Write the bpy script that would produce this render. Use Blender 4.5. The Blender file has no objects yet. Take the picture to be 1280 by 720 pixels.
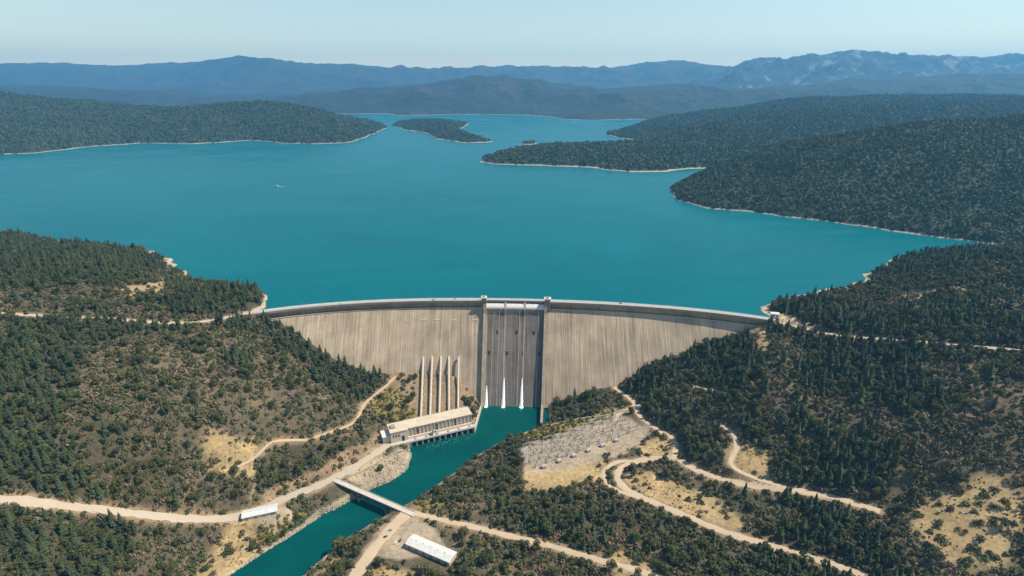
import bpy, math, random
import numpy as np
from mathutils import Matrix, Vector

# ------------------------------------------------------------------ camera, sky, sun, exposure
sc = bpy.context.scene
F = 690.0                                   # focal length in pixels of a 1280 wide picture
TH = math.atan(255 / F)                     # pitch below the horizon
CAM = np.array([0.0, -915.0, 361.0])        # metres; z = 0 is the roadway on the dam
cam_d = bpy.data.cameras.new('camera')
cam_d.sensor_width = 36.0
cam_d.lens = 36.0 * F / 1280
cam_d.clip_start = 1.0
cam_d.clip_end = 80000.0
cam = bpy.data.objects.new('camera', cam_d)
sc.collection.objects.link(cam)
cam.location = CAM
cam.rotation_euler = (math.pi / 2 - TH, 0, 0)
sc.camera = cam

SUN = Vector((0.60, 0.02, 0.80)).normalized()          # towards the sun
EL = math.asin(SUN.z)
world = bpy.data.worlds.new('World')
sc.world = world
world.use_nodes = True
wn = world.node_tree.nodes
wl = world.node_tree.links
sky = wn.new('ShaderNodeTexSky')
sky.sky_type = 'NISHITA'
sky.sun_disc = False
sky.sun_elevation = EL
sky.sun_rotation = math.atan2(SUN.x, SUN.y)
sky.altitude = 0
sky.air_density = 1.4
sky.dust_density = 0.0
sky.ozone_density = 1.0
wl.new(sky.outputs[0], wn['Background'].inputs[0])
wn['Background'].inputs[1].default_value = 0.102
sun_d = bpy.data.lights.new('sun', 'SUN')
sun_d.energy = 5.0
sun_d.angle = math.radians(0.53)
sun_d.color = (1.0, 0.90, 0.74)
sun = bpy.data.objects.new('sun', sun_d)
sc.collection.objects.link(sun)
sun.rotation_euler = SUN.to_track_quat('Z', 'Y').to_euler()
sc.view_settings.view_transform = 'Standard'
sc.view_settings.look = 'None'
sc.view_settings.gamma = 1.0
sc.view_settings.exposure = 0.42
sc.render.engine = 'CYCLES'
sc.cycles.use_denoising = True
sc.cycles.max_bounces = 5
sc.cycles.diffuse_bounces = 2
sc.cycles.glossy_bounces = 2
sc.cycles.transmission_bounces = 2
sc.cycles.volume_bounces = 1
sc.cycles.transparent_max_bounces = 4

LAKE = -3.0
RIVER = -148.0
rng = np.random.default_rng(7)
random.seed(7)
COL = sc.collection.objects

# ------------------------------------------------------------------ pixel / world helpers
cT, sT = math.cos(TH), math.sin(TH)


def ray(px, py):
    a = (px - 640) / F
    b = (360 - py) / F
    return np.array([a, cT + b * sT, -sT + b * cT])


def P(px, py, z):
    d = ray(px, py)
    return CAM + d * ((z - CAM[2]) / d[2])


def PY(px, py, Y):
    d = ray(px, py)
    return CAM + d * ((Y - CAM[1]) / d[1])


def proj(X, Y, Z):
    vy = Y - CAM[1]
    vz = Z - CAM[2]
    d = vy * cT - vz * sT
    d = np.maximum(d, 1.0)
    return 640 + F * X / d, 360 - F * (vy * sT + vz * cT) / d


def vnoise(x, y, seed):
    xi = np.floor(x).astype(np.int64)
    yi = np.floor(y).astype(np.int64)
    fx = x - xi
    fy = y - yi
    fx = fx * fx * (3 - 2 * fx)
    fy = fy * fy * (3 - 2 * fy)

    def h(i, j):
        n = (i * 374761393 + j * 668265263 + seed * 1442695041) & 0xFFFFFFFF
        n = ((n ^ (n >> 13)) * 1274126177) & 0xFFFFFFFF
        return ((n ^ (n >> 16)) & 0xFFFF) / 65535.0 * 2 - 1
    return ((h(xi, yi) * (1 - fx) + h(xi + 1, yi) * fx) * (1 - fy) +
            (h(xi, yi + 1) * (1 - fx) + h(xi + 1, yi + 1) * fx) * fy)


def fbm(x, y, scale, octs=4, seed=1, ridged=False):
    s = np.zeros(np.shape(x))
    amp, tot = 1.0, 0.0
    for o in range(octs):
        v = vnoise(x / scale + 13.7 * o, y / scale - 7.1 * o, seed + o)
        if ridged:
            v = 1 - 2 * np.abs(v)
        s = s + amp * v
        tot += amp
        amp *= 0.5
        scale = scale / 2
    return s / tot


def poly_sd(x, y, poly):
    """signed distance to a polygon, positive inside"""
    poly = np.asarray(poly, float)[:, :2]
    inside = np.zeros(np.shape(x), bool)
    dm = np.full(np.shape(x), 1e18)
    n = len(poly)
    for i in range(n):
        ax, ay = poly[i]
        bx, by = poly[(i + 1) % n]
        if ay != by:
            cond = ((ay > y) != (by > y)) & (x < (bx - ax) * (y - ay) / (by - ay) + ax)
            inside ^= cond
        ux, uy = bx - ax, by - ay
        L = ux * ux + uy * uy + 1e-12
        t = np.clip(((x - ax) * ux + (y - ay) * uy) / L, 0, 1)
        dm = np.minimum(dm, (x - ax - t * ux) ** 2 + (y - ay - t * uy) ** 2)
    return np.where(inside, 1, -1) * np.sqrt(dm)


def line_dist(x, y, pts):
    """distance to a polyline and the z of its closest point"""
    dm = np.full(np.shape(x), 1e18)
    zz = np.zeros(np.shape(x))
    for i in range(len(pts) - 1):
        ax, ay, az = pts[i]
        bx, by, bz = pts[i + 1]
        ux, uy = bx - ax, by - ay
        t = np.clip(((x - ax) * ux + (y - ay) * uy) / (ux * ux + uy * uy + 1e-9), 0, 1)
        d = (x - ax - t * ux) ** 2 + (y - ay - t * uy) ** 2
        k = d < dm
        dm = np.where(k, d, dm)
        zz = np.where(k, az + t * (bz - az), zz)
    return np.sqrt(dm), zz


def smooth(a, b, x):
    t = np.clip((x - a) / (b - a), 0, 1)
    return t * t * (3 - 2 * t)


# ------------------------------------------------------------------ materials
MATS = {}


class NT:
    def __init__(self, name):
        m = bpy.data.materials.new(name)
        m.use_nodes = True
        self.m = m
        self.n = m.node_tree.nodes
        self.l = m.node_tree.links
        self.b = self.n['Principled BSDF']
        self.out = self.n['Material Output']

    def new(self, t, **kw):
        n = self.n.new(t)
        for k, v in kw.items():
            setattr(n, k, v)
        return n

    def link(self, a, b):
        self.l.new(a, b)

    def coord(self, kind='Object', scale=(1, 1, 1)):
        c = self.new('ShaderNodeTexCoord')
        if kind == 'World':
            g = self.new('ShaderNodeNewGeometry')
            src = g.outputs['Position']
        else:
            src = c.outputs[kind]
        mp = self.new('ShaderNodeMapping')
        mp.inputs['Scale'].default_value = scale
        self.link(src, mp.inputs['Vector'])
        return mp.outputs[0]

    def noise(self, vec, scale, detail=4, rough=0.55, dist=0.0):
        n = self.new('ShaderNodeTexNoise')
        n.inputs['Scale'].default_value = scale
        n.inputs['Detail'].default_value = detail
        n.inputs['Roughness'].default_value = rough
        n.inputs['Distortion'].default_value = dist
        self.link(vec, n.inputs['Vector'])
        return n.outputs['Fac']

    def ramp(self, fac, stops):
        r = self.new('ShaderNodeValToRGB')
        e = r.color_ramp.elements
        while len(e) < len(stops):
            e.new(0.5)
        for i, (p, c) in enumerate(stops):
            e[i].position = p
            e[i].color = (c[0], c[1], c[2], 1) if len(c) == 3 else c
        self.link(fac, r.inputs[0])
        return r.outputs[0]

    def mix(self, fac, a, b, mode='MIX'):
        n = self.new('ShaderNodeMix', data_type='RGBA', blend_type=mode)
        for s, v in ((n.inputs['Factor'], fac), (n.inputs['A'], a), (n.inputs['B'], b)):
            if isinstance(v, (int, float)):
                s.default_value = v
            elif isinstance(v, tuple):
                s.default_value = (v[0], v[1], v[2], 1)
            else:
                self.link(v, s)
        return n.outputs['Result']

    def math(self, op, a, b=0.0, clamp=False):
        n = self.new('ShaderNodeMath', operation=op, use_clamp=clamp)
        for s, v in ((n.inputs[0], a), (n.inputs[1], b)):
            if isinstance(v, (int, float)):
                s.default_value = v
            else:
                self.link(v, s)
        return n.outputs[0]

    def bump(self, h, strength=0.3, dist=1.0):
        n = self.new('ShaderNodeBump')
        n.inputs['Strength'].default_value = strength
        n.inputs['Distance'].default_value = dist
        self.link(h, n.inputs['Height'])
        self.link(n.outputs[0], self.b.inputs['Normal'])

    def rand(self):
        return self.new('ShaderNodeObjectInfo').outputs['Random']

    def base(self, c):
        if isinstance(c, tuple):
            self.b.inputs['Base Color'].default_value = (c[0], c[1], c[2], 1)
        else:
            self.link(c, self.b.inputs['Base Color'])

    def rough(self, r):
        self.b.inputs['Roughness'].default_value = r


def plain(name, col, rough=0.7, metal=0.0, var=0.18, scale=0.4):
    """painted / cast surface with blotchy wear"""
    t = NT(name)
    v = t.coord('World')
    f = t.noise(v, scale, 5, 0.6)
    lo = tuple(c * (1 - var) for c in col)
    hi = tuple(min(1, c * (1 + var)) for c in col)
    t.base(t.ramp(f, [(0.3, lo), (0.7, hi)]))
    t.rough(rough)
    t.b.inputs['Metallic'].default_value = metal
    MATS[name] = t.m
    return t.m


def mat_concrete(name, lo, hi, pale, streak=0.22, dark=0.5):
    t = NT(name)
    g = t.coord('World', (streak, 0.0, 0.008))
    g2 = t.coord('World', (streak * 3.2, 0.0, 0.012))
    g3 = t.coord('World', (0.03, 0.0, 0.03))
    s1 = t.noise(g, 1.0, 5, 0.65)
    s2 = t.noise(g2, 1.0, 4, 0.7)
    s3 = t.noise(g3, 1.0, 4, 0.6)
    c = t.ramp(s1, [(0.32, lo), (0.52, hi), (0.74, pale)])
    msk = t.ramp(t.noise(t.coord('World', (0.022, 0.0, 0.012)), 1.0, 5, 0.65, 0.5), [(0.38, (0, 0, 0)), (0.62, (1, 1, 1))])
    c = t.mix(t.math('MULTIPLY', t.ramp(s2, [(0.46, (0, 0, 0)), (0.66, (1, 1, 1))]), msk), c, pale)
    dk = t.noise(t.coord('World', (streak * 1.7, 0.0, 0.010)), 1.0, 5, 0.72)
    c = t.mix(t.math('MULTIPLY', t.ramp(dk, [(0.47, (0, 0, 0)), (0.62, (0.85, 0.85, 0.85))]), t.math('SUBTRACT', 1.0, msk)), c, tuple(x * 0.62 for x in lo))
    w = t.ramp(s3, [(0.35, (0.78, 0.76, 0.74)), (0.65, (1.06, 1.05, 1.04))])
    c = t.mix(1.0, c, w, 'MULTIPLY')
    # dark seepage streaks
    g4 = t.coord('World', (0.09, 0.0, 0.004))
    d = t.noise(g4, 1.0, 6, 0.7, 0.3)
    c = t.mix(t.ramp(d, [(0.60, (0, 0, 0)), (0.72, (dark, dark, dark))]), c, tuple(x * 0.5 for x in lo))
    # pour lifts: faint horizontal joints
    sep = t.new('ShaderNodeSeparateXYZ')
    t.link(t.coord('World'), sep.inputs[0])
    lz = t.math('FRACT', t.math('MULTIPLY', sep.outputs[2], 1 / 6.0))
    lift = t.math('LESS_THAN', lz, 0.07)
    c = t.mix(t.math('MULTIPLY', lift, 0.18), c, tuple(x * 0.6 for x in lo))
    r = t.rand()
    tint = t.ramp(r, [(0.0, (0.93, 0.93, 0.93)), (0.5, (1.0, 0.99, 0.98)), (1.0, (1.06, 1.05, 1.02))])
    t.base(t.mix(1.0, c, tint, 'MULTIPLY'))
    t.rough(0.88)
    MATS[name] = t.m


mat_concrete('concrete', (0.275, 0.210, 0.145), (0.39, 0.305, 0.213), (0.58, 0.485, 0.365), 0.30, 0.65)
mat_concrete('spillway_concrete', (0.085, 0.073, 0.062), (0.135, 0.117, 0.10), (0.25, 0.22, 0.19), 0.36, 0.6)
plain('pale_concrete', (0.50, 0.45, 0.37), 0.85, var=0.12, scale=0.15)
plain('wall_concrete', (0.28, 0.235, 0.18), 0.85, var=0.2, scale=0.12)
plain('parapet_white', (0.58, 0.57, 0.53), 0.8, var=0.08, scale=0.1)
plain('road_concrete', (0.34, 0.33, 0.31), 0.85, var=0.12, scale=0.2)
plain('white_paint', (0.56, 0.55, 0.52), 0.6, var=0.12, scale=0.3)
plain('cream_roof', (0.54, 0.45, 0.33), 0.8, var=0.12, scale=0.12)
plain('powerhouse_wall', (0.56, 0.46, 0.36), 0.85, var=0.1, scale=0.2)
plain('pink_panel', (0.50, 0.37, 0.30), 0.7, var=0.15, scale=0.3)
plain('dark_glass', (0.03, 0.035, 0.04), 0.15, var=0.3, scale=0.5)
plain('dark_opening', (0.015, 0.014, 0.013), 0.9, var=0.2)
plain('penstock_steel', (0.47, 0.395, 0.31), 0.6, var=0.12, scale=0.3)
plain('bridge_steel', (0.06, 0.075, 0.10), 0.55, 0.2, var=0.2)
plain('galvanised', (0.30, 0.29, 0.28), 0.5, 0.5, var=0.15, scale=0.8)
plain('pale_steel', (0.52, 0.51, 0.49), 0.5, 0.2, var=0.1, scale=0.8)
plain('thin_foam', (0.04, 0.14, 0.13), 0.5, var=0.3, scale=0.6)
plain('rubber', (0.02, 0.02, 0.02), 0.8)
plain('car_white', (0.75, 0.75, 0.75), 0.3, var=0.03)
plain('car_dark', (0.03, 0.035, 0.05), 0.3, var=0.05)
plain('car_red', (0.30, 0.03, 0.02), 0.3, var=0.05)
plain('car_silver', (0.40, 0.41, 0.42), 0.3, 0.5, var=0.05)
plain('bark', (0.085, 0.06, 0.042), 0.9, var=0.3, scale=1.5)
plain('rock', (0.34, 0.29, 0.23), 0.9, var=0.25, scale=0.3)


def mat_road(name, lo, hi, edge):
    t = NT(name)
    v = t.coord('World')
    a = t.noise(v, 0.06, 4, 0.6)
    b = t.noise(v, 0.5, 4, 0.7)
    c = t.mix(b, t.ramp(a, [(0.3, lo), (0.7, hi)]), edge)
    t.base(c)
    t.rough(0.95)
    t.bump(b, 0.3, 0.2)
    MATS[name] = t.m


mat_road('dirt_road', (0.42, 0.32, 0.21), (0.54, 0.43, 0.29), (0.46, 0.35, 0.235))
mat_road('paved_road', (0.40, 0.33, 0.25), (0.48, 0.40, 0.31), (0.42, 0.35, 0.26))


def mat_foliage(name, a, b, c, patch=0.02):
    t = NT(name)
    r = t.rand()
    pn = t.noise(t.coord('World'), patch, 3, 0.6)
    mixr = t.math('ADD', t.math('MULTIPLY', r, 0.55), t.math('MULTIPLY', t.math('SUBTRACT', pn, 0.28), 1.0), clamp=True)
    col = t.ramp(mixr, [(0.0, a), (0.5, b), (1.0, c)])
    v = t.coord('Object')
    n = t.noise(v, 0.9, 3, 0.6)
    w = t.ramp(n, [(0.3, (0.6, 0.6, 0.6)), (0.7, (1.35, 1.35, 1.25))])
    t.base(t.mix(1.0, col, w, 'MULTIPLY'))
    t.rough(0.7)
    t.b.inputs['Specular IOR Level'].default_value = 0.2
    MATS[name] = t.m


mat_foliage('pine_needles', (0.030, 0.048, 0.026), (0.046, 0.064, 0.030), (0.068, 0.080, 0.030))
mat_foliage('oak_leaves', (0.052, 0.070, 0.024), (0.082, 0.094, 0.034), (0.130, 0.120, 0.044))
mat_foliage('brush_leaves', (0.080, 0.082, 0.044), (0.112, 0.106, 0.060), (0.155, 0.130, 0.076))
mat_foliage('yellow_leaves', (0.13, 0.12, 0.025), (0.18, 0.15, 0.03), (0.10, 0.11, 0.028))
mat_foliage('dry_leaves', (0.16, 0.115, 0.065), (0.21, 0.155, 0.095), (0.13, 0.09, 0.062))
mat_foliage('far_leaves', (0.036, 0.060, 0.028), (0.066, 0.092, 0.038), (0.125, 0.130, 0.058), 0.006)


def mat_ground():
    """valley floor: base colours per vertex, grain and small scrub patches by noise"""
    t = NT('valley_ground')
    att = t.new('ShaderNodeAttribute', attribute_name='Col')
    v = t.coord('World')
    a = t.noise(v, 0.035, 5, 0.65)
    b = t.noise(v, 0.22, 5, 0.7)
    c = t.mix(1.0, att.outputs['Color'], t.ramp(a, [(0.28, (0.68, 0.66, 0.62)), (0.72, (1.22, 1.18, 1.10))]), 'MULTIPLY')
    c = t.mix(1.0, c, t.ramp(b, [(0.3, (0.62, 0.60, 0.56)), (0.7, (1.25, 1.22, 1.15))]), 'MULTIPLY')
    t.base(c)
    t.rough(0.95)
    t.bump(b, 0.5, 1.5)
    MATS['valley_ground'] = t.m


mat_ground()


def mat_hill(name, wood, wood2, soil, rock=None, rock_cut=0.62, scale=0.004, bump=0.0):
    """far hillside: woodland colour with bare soil and, along the waterline, the bare drawdown band"""
    t = NT(name)
    v = t.coord('World')
    sep = t.new('ShaderNodeSeparateXYZ')
    t.link(v, sep.inputs[0])
    a = t.noise(v, scale, 6, 0.62)
    b = t.noise(v, scale * 9, 5, 0.7)
    c = t.ramp(b, [(0.33, wood), (0.62, wood2)])
    c = t.mix(t.ramp(a, [(0.58, (0, 0, 0)), (0.76, (0.7, 0.7, 0.7))]), c, soil)
    if rock:
        k = t.noise(t.coord('World', (1, 1, 0.35)), scale * 2.2, 6, 0.7)
        c = t.mix(t.ramp(k, [(rock_cut, (0, 0, 0)), (rock_cut + 0.06, (1, 1, 1))]), c, rock)
    zz = t.math('ADD', sep.outputs[2], t.math('MULTIPLY', t.noise(v, 0.013, 4), -8.0))
    band = t.math('SUBTRACT', 1.0, t.math('MULTIPLY', t.math('SUBTRACT', zz, LAKE - 2.2), 0.7), clamp=True)
    rk = t.ramp(t.noise(v, 0.05, 4, 0.7), [(0.3, (0.26, 0.205, 0.145)), (0.7, (0.46, 0.385, 0.29))])
    c = t.mix(band, c, rk)
    t.base(c)
    t.rough(0.95)
    if bump:
        t.bump(b, bump, 60.0)
    MATS[name] = t.m


mat_hill('shore_hill', (0.020, 0.028, 0.013), (0.034, 0.040, 0.018), (0.06, 0.055, 0.03))
mat_hill('mid_mountain', (0.003, 0.008, 0.005), (0.024, 0.030, 0.013), (0.085, 0.062, 0.036), scale=0.0013, bump=1.0)
mat_hill('far_mountain', (0.006, 0.011, 0.008), (0.036, 0.038, 0.025), (0.08, 0.066, 0.05), scale=0.0009, bump=1.0)
mat_hill('limestone', (0.006, 0.011, 0.008), (0.036, 0.038, 0.025), (0.08, 0.066, 0.05), (0.21, 0.19, 0.165), 0.55, scale=0.0011, bump=1.0)


def mat_water(name, deep, light, scale, rough, patch):
    """coloured water body under a wave-roughened surface that mirrors part of the sky"""
    t = NT(name)
    t.n.remove(t.b)
    a = t.noise(t.coord('World', patch), 1.0, 6, 0.62, 1.2)
    df = t.new('ShaderNodeBsdfDiffuse')
    t.link(t.ramp(a, [(0.30, deep), (0.72, light)]), df.inputs['Color'])
    gl = t.new('ShaderNodeBsdfGlossy')
    gl.inputs['Color'].default_value = (0.8, 0.93, 1.0, 1)
    rr = t.ramp(t.noise(t.coord('World', (patch[0] * 1.5, patch[1] * 2, 1)), 1.0, 5, 0.65, 1.0),
                [(0.35, (rough, rough, rough)), (0.7, (rough * 2, rough * 2, rough * 2))])
    t.link(rr, gl.inputs['Roughness'])
    w1 = t.noise(t.coord('World'), scale, 4, 0.7, 0.4)
    bp = t.new('ShaderNodeBump')
    bp.inputs['Strength'].default_value = 0.3
    bp.inputs['Distance'].default_value = 0.8
    t.link(w1, bp.inputs['Height'])
    t.link(bp.outputs[0], gl.inputs['Normal'])
    t.link(bp.outputs[0], df.inputs['Normal'])
    fr = t.new('ShaderNodeFresnel')
    fr.inputs['IOR'].default_value = 1.33
    ms = t.new('ShaderNodeMixShader')
    # steep wavelets keep grazing reflectance of open water well under a mirror's
    t.link(t.math('MULTIPLY', t.math('MINIMUM', fr.outputs[0], 0.55), 0.42), ms.inputs[0])
    t.link(df.outputs[0], ms.inputs[1])
    t.link(gl.outputs[0], ms.inputs[2])
    t.link(ms.outputs[0], t.out.inputs['Surface'])
    MATS[name] = t.m


mat_water('lake_water', (0.0, 0.097, 0.112), (0.0, 0.124, 0.141), 0.12, 0.16, (0.0016, 0.0034, 1))
mat_water('river_water', (0.0, 0.050, 0.048), (0.0, 0.072, 0.066), 0.18, 0.10, (0.012, 0.016, 1))


def mat_foam():
    t = NT('foam')
    v = t.coord('World', (0.5, 0.5, 0.05))
    n = t.noise(v, 2.0, 5, 0.7)
    t.base(t.ramp(n, [(0.3, (0.62, 0.66, 0.66)), (0.6, (0.88, 0.90, 0.90))]))
    t.rough(0.6)
    t.bump(n, 0.6, 0.5)
    MATS['foam'] = t.m


mat_foam()

# ------------------------------------------------------------------ mesh helpers


class MB:
    def __init__(self):
        self.v = []
        self.f = []

    def quad(self, a, b, c, d):
        n = len(self.v)
        self.v += [tuple(a), tuple(b), tuple(c), tuple(d)]
        self.f.append((n, n + 1, n + 2, n + 3))

    def hexa(self, p):
        """8 points: bottom ring 0-3, top ring 4-7"""
        n = len(self.v)
        self.v += [tuple(q) for q in p]
        for f in ((3, 2, 1, 0), (4, 5, 6, 7), (0, 1, 5, 4), (1, 2, 6, 5), (2, 3, 7, 6), (3, 0, 4, 7)):
            self.f.append(tuple(n + i for i in f))
        return self

    def box(self, x0, x1, y0, y1, z0, z1, M=None):
        p = [(x0, y0, z0), (x1, y0, z0), (x1, y1, z0), (x0, y1, z0), (x0, y0, z1), (x1, y0, z1), (x1, y1, z1), (x0, y1, z1)]
        if M is not None:
            p = [M @ Vector(q) for q in p]
        return self.hexa(p)

    def tube(self, path, r, n=10, cap=True):
        path = [Vector(p) for p in path]
        rs = r if isinstance(r, (list, tuple)) else [r] * len(path)
        base = len(self.v)
        for i, p in enumerate(path):
            d = (path[min(i + 1, len(path) - 1)] - path[max(i - 1, 0)]).normalized()
            ref = Vector((0, 0, 1)) if abs(d.z) < 0.9 else Vector((1, 0, 0))
            u = d.cross(ref).normalized()
            w = u.cross(d)
            for k in range(n):
                a = 2 * math.pi * k / n
                self.v.append(tuple(p + (u * math.cos(a) + w * math.sin(a)) * rs[i]))
        for i in range(len(path) - 1):
            for k in range(n):
                k2 = (k + 1) % n
                self.f.append((base + i * n + k, base + i * n + k2, base + (i + 1) * n + k2, base + (i + 1) * n + k))
        if cap:
            self.f.append(tuple(base + k for k in range(n))[::-1])
            self.f.append(tuple(base + (len(path) - 1) * n + k for k in range(n)))
        return self

    def mesh(self, name, mat, smoothed=False):
        me = bpy.data.meshes.new(name)
        me.from_pydata(self.v, [], self.f)
        me.materials.append(MATS[mat])
        if smoothed:
            me.polygons.foreach_set('use_smooth', [True] * len(me.polygons))
        me.update()
        return me

    def build(self, name, mat, parent=None, smoothed=False):
        return place(name, self.mesh(name, mat, smoothed), parent)


def place(name, me, parent=None, M=None):
    o = bpy.data.objects.new(name, me)
    COL.link(o)
    o.parent = parent
    if M is not None:
        o.matrix_local = M
    return o


def tag(o, label=None, cat=None, group=None, kind=None):
    for k, v in (('label', label), ('category', cat), ('group', group), ('kind', kind)):
        if v:
            o[k] = v
    return o


def empty(name, loc=(0, 0, 0), rz=0.0):
    o = bpy.data.objects.new(name, None)
    COL.link(o)
    o.location = loc
    o.rotation_euler = (0, 0, rz)
    return o


def grid_mesh(name, X, Y, Z, mat, keep=None, col=None, smoothed=True):
    ny, nx = X.shape
    co = np.stack([X, Y, Z], -1).reshape(-1, 3)
    i = np.arange(ny * nx).reshape(ny, nx)
    q = np.stack([i[:-1, :-1], i[:-1, 1:], i[1:, 1:], i[1:, :-1]], -1).reshape(-1, 4)
    if keep is not None:
        k = keep.reshape(-1)
        q = q[k[q].any(1)]
        used = np.zeros(len(co), bool)
        used[q.ravel()] = True
        new = np.cumsum(used) - 1
        co = co[used]
        q = new[q]
        if col is not None:
            col = col.reshape(-1, 3)[used]
    me = bpy.data.meshes.new(name)
    me.vertices.add(len(co))
    me.vertices.foreach_set('co', co.ravel().astype(np.float32))
    me.loops.add(q.size)
    me.loops.foreach_set('vertex_index', q.ravel().astype(np.int32))
    me.polygons.add(len(q))
    me.polygons.foreach_set('loop_start', np.arange(0, q.size, 4, dtype=np.int32))
    me.polygons.foreach_set('use_smooth', np.full(len(q), smoothed))
    me.materials.append(MATS[mat])
    if col is not None:
        a = me.attributes.new('Col', 'FLOAT_COLOR', 'POINT')
        c4 = np.concatenate([col.reshape(-1, 3), np.ones((len(co), 1))], 1)
        a.data.foreach_set('color', c4.ravel().astype(np.float32))
    me.update(calc_edges=True)
    me.validate()
    return me


# ------------------------------------------------------------------ the crest line of the dam
_cp = [(331, 388.7), (382.5, 383.2), (430, 379.3), (480, 376.2), (540, 374.5), (600, 374), (645, 375), (697, 377),
       (765, 380), (840, 384.6), (865, 386.2), (895.5, 390), (951, 397.3)]
_cw = np.array([P(x, y, 0) for x, y in _cp])
CREST = np.polyfit(_cw[:, 0], _cw[:, 1], 4)
DCREST = np.polyder(CREST)
XL, XR = -436.0, 428.0


def frame(x):
    k = float(np.polyval(DCREST, x))
    L = math.hypot(1, k)
    return np.array([x, float(np.polyval(CREST, x))]), np.array([k, -1]) / L, np.array([1, k]) / L


def cpt(x, d, z):
    q, n, _ = frame(x)
    return (q[0] + n[0] * d, q[1] + n[1] * d, z)


def crest_d(X, Y):
    """distance downstream of the crest line and the crest x it belongs to (arrays)"""
    xx = np.clip(np.array(X, float), -900, 900)
    for _ in range(4):
        xc = np.clip(xx, -470, 470)
        k = np.polyval(DCREST, xc)
        L = np.sqrt(1 + k * k)
        qy = np.polyval(CREST, xc) + k * (xx - xc)
        d = ((X - xx) * k - (Y - qy)) / L
        xx = X - d * k / L
    return d, xx


def face_off(z):
    return 4.0 if z > -11 else 4.0 + 0.8 * (-11 - z)


# ------------------------------------------------------------------ terrain heights
ctrl = []


def C(px, py, z):
    p = P(px, py, z)
    ctrl.append((p[0], p[1], z))


for q in [(327, 398, -9), (345, 405, -19), (370, 420, -39), (400, 440, -64), (430, 458, -86), (460, 470, -103), (490, 468, -104),
          (520, 467, -103), (545, 472, -108), (575, 482, -119), (598, 502, -140),
          (700, 505, -140), (720, 498, -133), (750, 490, -122), (772, 482, -112), (800, 468, -95), (830, 452, -75),
          (860, 440, -59), (900, 428, -41), (930, 418, -26), (952, 408, -12),
          # slope above the powerhouse
          (320, 450, -33), (320, 500, -63), (320, 540, -84), (320, 572, -99), (345, 551, -99), (390, 552, -107), (440, 531, -112), (457, 505, -112), (480, 486, -110),
          (400, 500, -88), (360, 470, -62), (370, 520, -88), (430, 490, -102), (350, 590, -120), (400, 575, -124), (450, 555, -127),
          (480, 520, -124), (505, 500, -118), (590, 500, -136), (486, 548, -137),
          # river road and banks
          (487, 560, -137), (455, 580, -135.5), (420, 598, -134), (370, 620, -134), (320, 640, -134), (330, 637, -134),
          (500, 575, -141), (480, 595, -143), (380, 635, -141), (330, 660, -142),
          # switchyard side
          (652, 558, -131), (720, 535, -128), (780, 512, -122), (795, 506, -118), (700, 520, -141), (740, 510, -132), (655, 590, -130), (700, 605, -128), (740, 560, -126),
          (760, 590, -124), (800, 560, -122), (845, 548, -114), (845, 573, -114), (795, 577, -121), (768, 595, -123), (820, 628, -121),
          (865, 648, -117), (915, 668, -112), (960, 675, -108), (870, 620, -115), (920, 630, -107), (900, 598, -105), (960, 612, -96),
          (920, 580, -91), (918, 545, -82), (880, 485, -74), (850, 500, -88), (820, 510, -104), (880, 540, -92), (960, 500, -46), (960, 450, -22), (930, 460, -42), (960, 560, -76),
          (600, 600, -137), (560, 620, -138), (640, 600, -131), (600, 635, -133), (650, 645, -130), (700, 655, -127), (780, 660, -122),
          (512, 640, -134), (545, 648, -134), (600, 662, -133), (660, 678, -131), (490, 665, -134), (520, 680, -133.5), (440, 700, -136),
          (540, 715, -132), (640, 715, -128), (800, 715, -117), (960, 718, -105),
          # beyond the photograph
          (290, 660, -139), (250, 620, -108), (200, 600, -84), (100, 600, -52), (0, 600, -25), (100, 700, -92), (0, 715, -62), (200, 690, -128),
          (230, 500, -32), (230, 560, -68), (100, 480, 0), (0, 470, 25), (260, 430, -6), (280, 398, 6), (150, 395, 26), (0, 370, 60),
          (985, 408, -4), (1010, 416, -6), (1100, 405, 16), (1280, 385, 50), (1020, 470, -32), (1280, 500, 20), (1100, 520, -25), (1280, 600, -25), (1280, 715, -62), (1100, 610, -70), (1100, 715, -90)]:
    C(*q)
ctrl += [(-470, 10, 6), (-520, 60, -3), (-640, 120, -3), (-640, 40, 22), (-800, 280, -3), (-900, 150, 40), (-1100, 380, -3), (-1300, 450, 10), (-1350, 200, 60),
         (-1350, -100, 90), (-1350, -400, 40), (-1300, -700, 0), (-900, -700, -50), (-480, 100, -25), (-500, 250, -40), (-700, 420, -40),
         (465, -40, 3), (520, 10, -3), (640, 70, -3), (640, -10, 12), (800, 200, -3), (900, 120, 40), (1100, 320, -3), (1350, 380, -3), (1350, 200, 60),
         (1350, -100, 95), (1350, -400, 50), (1300, -700, 0), (900, -700, -50), (480, 80, -25), (500, 250, -40), (700, 420, -40), (1000, 430, -30),
         (500, -650, -95), (200, -600, -115), (-100, -600, -128), (-500, -650, -100), (-600, -560, -75)]
# ground carried up close under the penstocks
PENS = [((529, 447), (526, 522)), ((540, 447), (537.5, 518)), ((551, 447), (549, 515)), ((561, 447), (561, 512)), ((573, 450), (572.5, 509))]
for (ax, ay), (bx, by) in PENS[::2]:
    A_, B_ = P(ax * 0.75 + bx * 0.25, 467, -102), P(bx, by, -127)
    for f_, o_ in ((0.0, 4.0), (0.33, 4.2), (0.66, 4.2), (0.95, 4.2)):
        q_ = A_ + (B_ - A_) * f_
        ctrl.append((q_[0], q_[1], q_[2] - o_))
ctrl = np.array(ctrl)


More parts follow.
